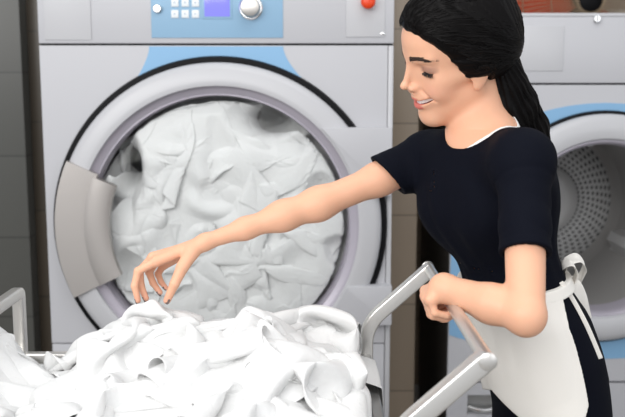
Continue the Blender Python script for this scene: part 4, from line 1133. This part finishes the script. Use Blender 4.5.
# ------------------------------------------------------------------ apron
def tang(p):
    x0, y0, a, b, ps = torso_frame(p[:, 2]); c, s = np.cos(ps), np.sin(ps); dx = p[:, 0]-x0; dy = p[:, 1]-y0
    return np.arctan2((dx*s-dy*c)/a, (-dx*c-dy*s)/b)
zw = Pn(552, 280, 1.68)[2]; zwf = zw+.004
zb0 = Pn(500, 392, 1.74)[2]; zb1 = Pn(530, 417, 1.68)[2]; zb2 = Pn(560, 427, 1.66)[2]; zb3 = Pn(581, 412, 1.66)[2]; zb4 = Pn(587, 392, 1.68)[2]
ze_ = [Pn(580, q_, 1.68)[2] for q_ in (394, 350, 320, 284)]
def wtilt(f): return .020*(1+np.cos(f))
def apron(p):
    d0 = torso(p, .5)-.006; f = tang(p); deg = np.degrees(f)
    fl = .0045*vnoise(np.stack([f*2.6, p[:, 2]*3.0, f*0], -1), 41)
    fl = fl*np.clip((zw-.02-p[:, 2])/.10, 0, 1); flare = .010*np.clip((zw-p[:, 2])/.25, 0, 1)
    d = d0-.0082-flare*.4-np.abs(fl); d = smax(d, -(d0+.006), .002)
    zbot = np.interp(np.abs(deg), [0, 28, 50, 66, 76, 82, 86, 88], [zb0, zb1, zb2, zb2+.002, zb2+.010, zb3+.006, zb4-.004, zb4+.02])
    d = smax(d, p[:, 2]-zw+wtilt(f), .002); d = smax(d, (zbot-p[:, 2])*.8, .002)
    edge = (np.abs(f)-np.radians(np.interp(p[:, 2], ze_, [87, 83, 82, 93])))*.12; return smax(d, edge, .002)
def band(p):
    d0 = torso(p, .5)-.006; d = smax(d0-.0092, -(d0+.006), .002); return smax(d, np.abs(p[:, 2]-zw+wtilt(tang(p)))-.011, .003)
Va, Qa = mesh_sdf(apron, (.25, 1.50, zb2-.03), (.75, 2.05, zw+.03), .0022)
Va = relax(Va, Qa, 1, .4); ao = put('apron', Va, Qa, M['apron'], W_, label='white half apron')
V, Q = mesh_sdf(band, (.25, 1.50, zw-.08), (.75, 2.05, zw+.03), .0022); put('waistband', V, Q, M['apron'], ao)
Vc, Qc = mesh_sdf(cami, (.15, 1.5, 1.2), (.52, 2.0, 1.46), .0024); put('camisole', Vc, Qc, M['cami'], W_, label='white camisole edge inside the neckline')
def ribbon(name, pts, w, wdir, m, parent, n=28, wave=.0):
    c = cat([Pn(*q) if len(q) == 3 else q for q in pts], n); V = []
    wd_ = np.array(wdir, float); wd_ = wd_/np.linalg.norm(wd_); t = np.gradient(c, axis=0); t /= np.linalg.norm(t, axis=1)[:, None]
    for i in range(n):
        u = nrm(wd_-t[i]*(wd_@t[i])); nn_ = np.cross(t[i], u); W2 = w if np.isscalar(w) else np.interp(i/(n-1), np.linspace(0, 1, len(w)), w)
        for j in range(7):
            v = j/6-.5; V.append(c[i]+u*v*W2+nn_*(wave*math.sin(v*7+i*.3)))
    i = np.arange(n*7).reshape(n, 7); Fq = np.stack([i[:-1, :-1], i[1:, :-1], i[1:, 1:], i[:-1, 1:]], -1).reshape(-1, 4)
    o = put(name, np.array(V), Fq, m, parent); md = o.modifiers.new('thickness', 'SOLIDIFY'); md.thickness = .0016; md = o.modifiers.new('smooth', 'SUBSURF'); md.levels = md.render_levels = 1; return o
ky = 1.735
bw = ribbon('bow_knot', [(556, 279, ky+.01), (560, 270, ky-.012), (566, 276, ky-.004), (562, 285, ky+.006)], .022, (0, .5, 1), M['apron'], ao, 20, .001)
ribbon('bow_loop', [(560, 277, ky), (566, 262, ky-.015), (577, 258, ky-.01), (585, 268, ky+.01), (578, 281, ky+.02), (563, 280, ky+.01)], .034, (.1, 1, .35), M['apron'], ao, 36, .0015)
ribbon('bow_loop', [(560, 279, ky), (562, 266, ky-.03), (571, 263, ky-.045), (577, 275, ky-.035), (570, 286, ky-.02), (561, 281, ky)], .030, (.1, 1, .2), M['apron'], ao, 36, .0015)
ribbon('apron_string', [(563, 278, ky-.02), (573, 284, 1.70), (580, 300, 1.705), (587, 322, 1.72)], [.018, .030, .036, .030], (1, .35, .1), M['apron'], ao, 28, .002)
def on_dress(px, py, off=.012):
    ys = np.linspace(1.45, 1.9, 240); d = torso(np.array([Pn(px, py, y_) for y_ in ys]), .5)-off
    k = np.nonzero(d < 0)[0]; return (px, py, ys[k[0] if len(k) else int(np.argmin(d))])
ribbon('apron_string', [on_dress(*q) for q in ((561, 282), (572, 298), (587, 326), (601, 359))], .009, (.8, -.2, .6), M['apron'], ao, 28, .0)
# shoes
for f_ in (footL, footR):
    pr_ = [(cone(f_+np.array([.025, 0, -.045]), f_+np.array([-.15, -.02, -.066]), .036, .026, ((0, 0, 1), .85)), .02)]
    V, Q = mesh_sdf(lambda p: smax(smax(union(pr_, p), -.002-p[:, 2]+.002, .003), p[:, 2]-.062-.2*np.maximum(p[:, 0]-f_[0], 0), .004), f_-np.array([.22, .08, .1]), f_+np.array([.09, .08, .03]), .004)
    put('shoe', V, Q, M['black'], W_)
print('woman done', time.time()-t0, flush=True)
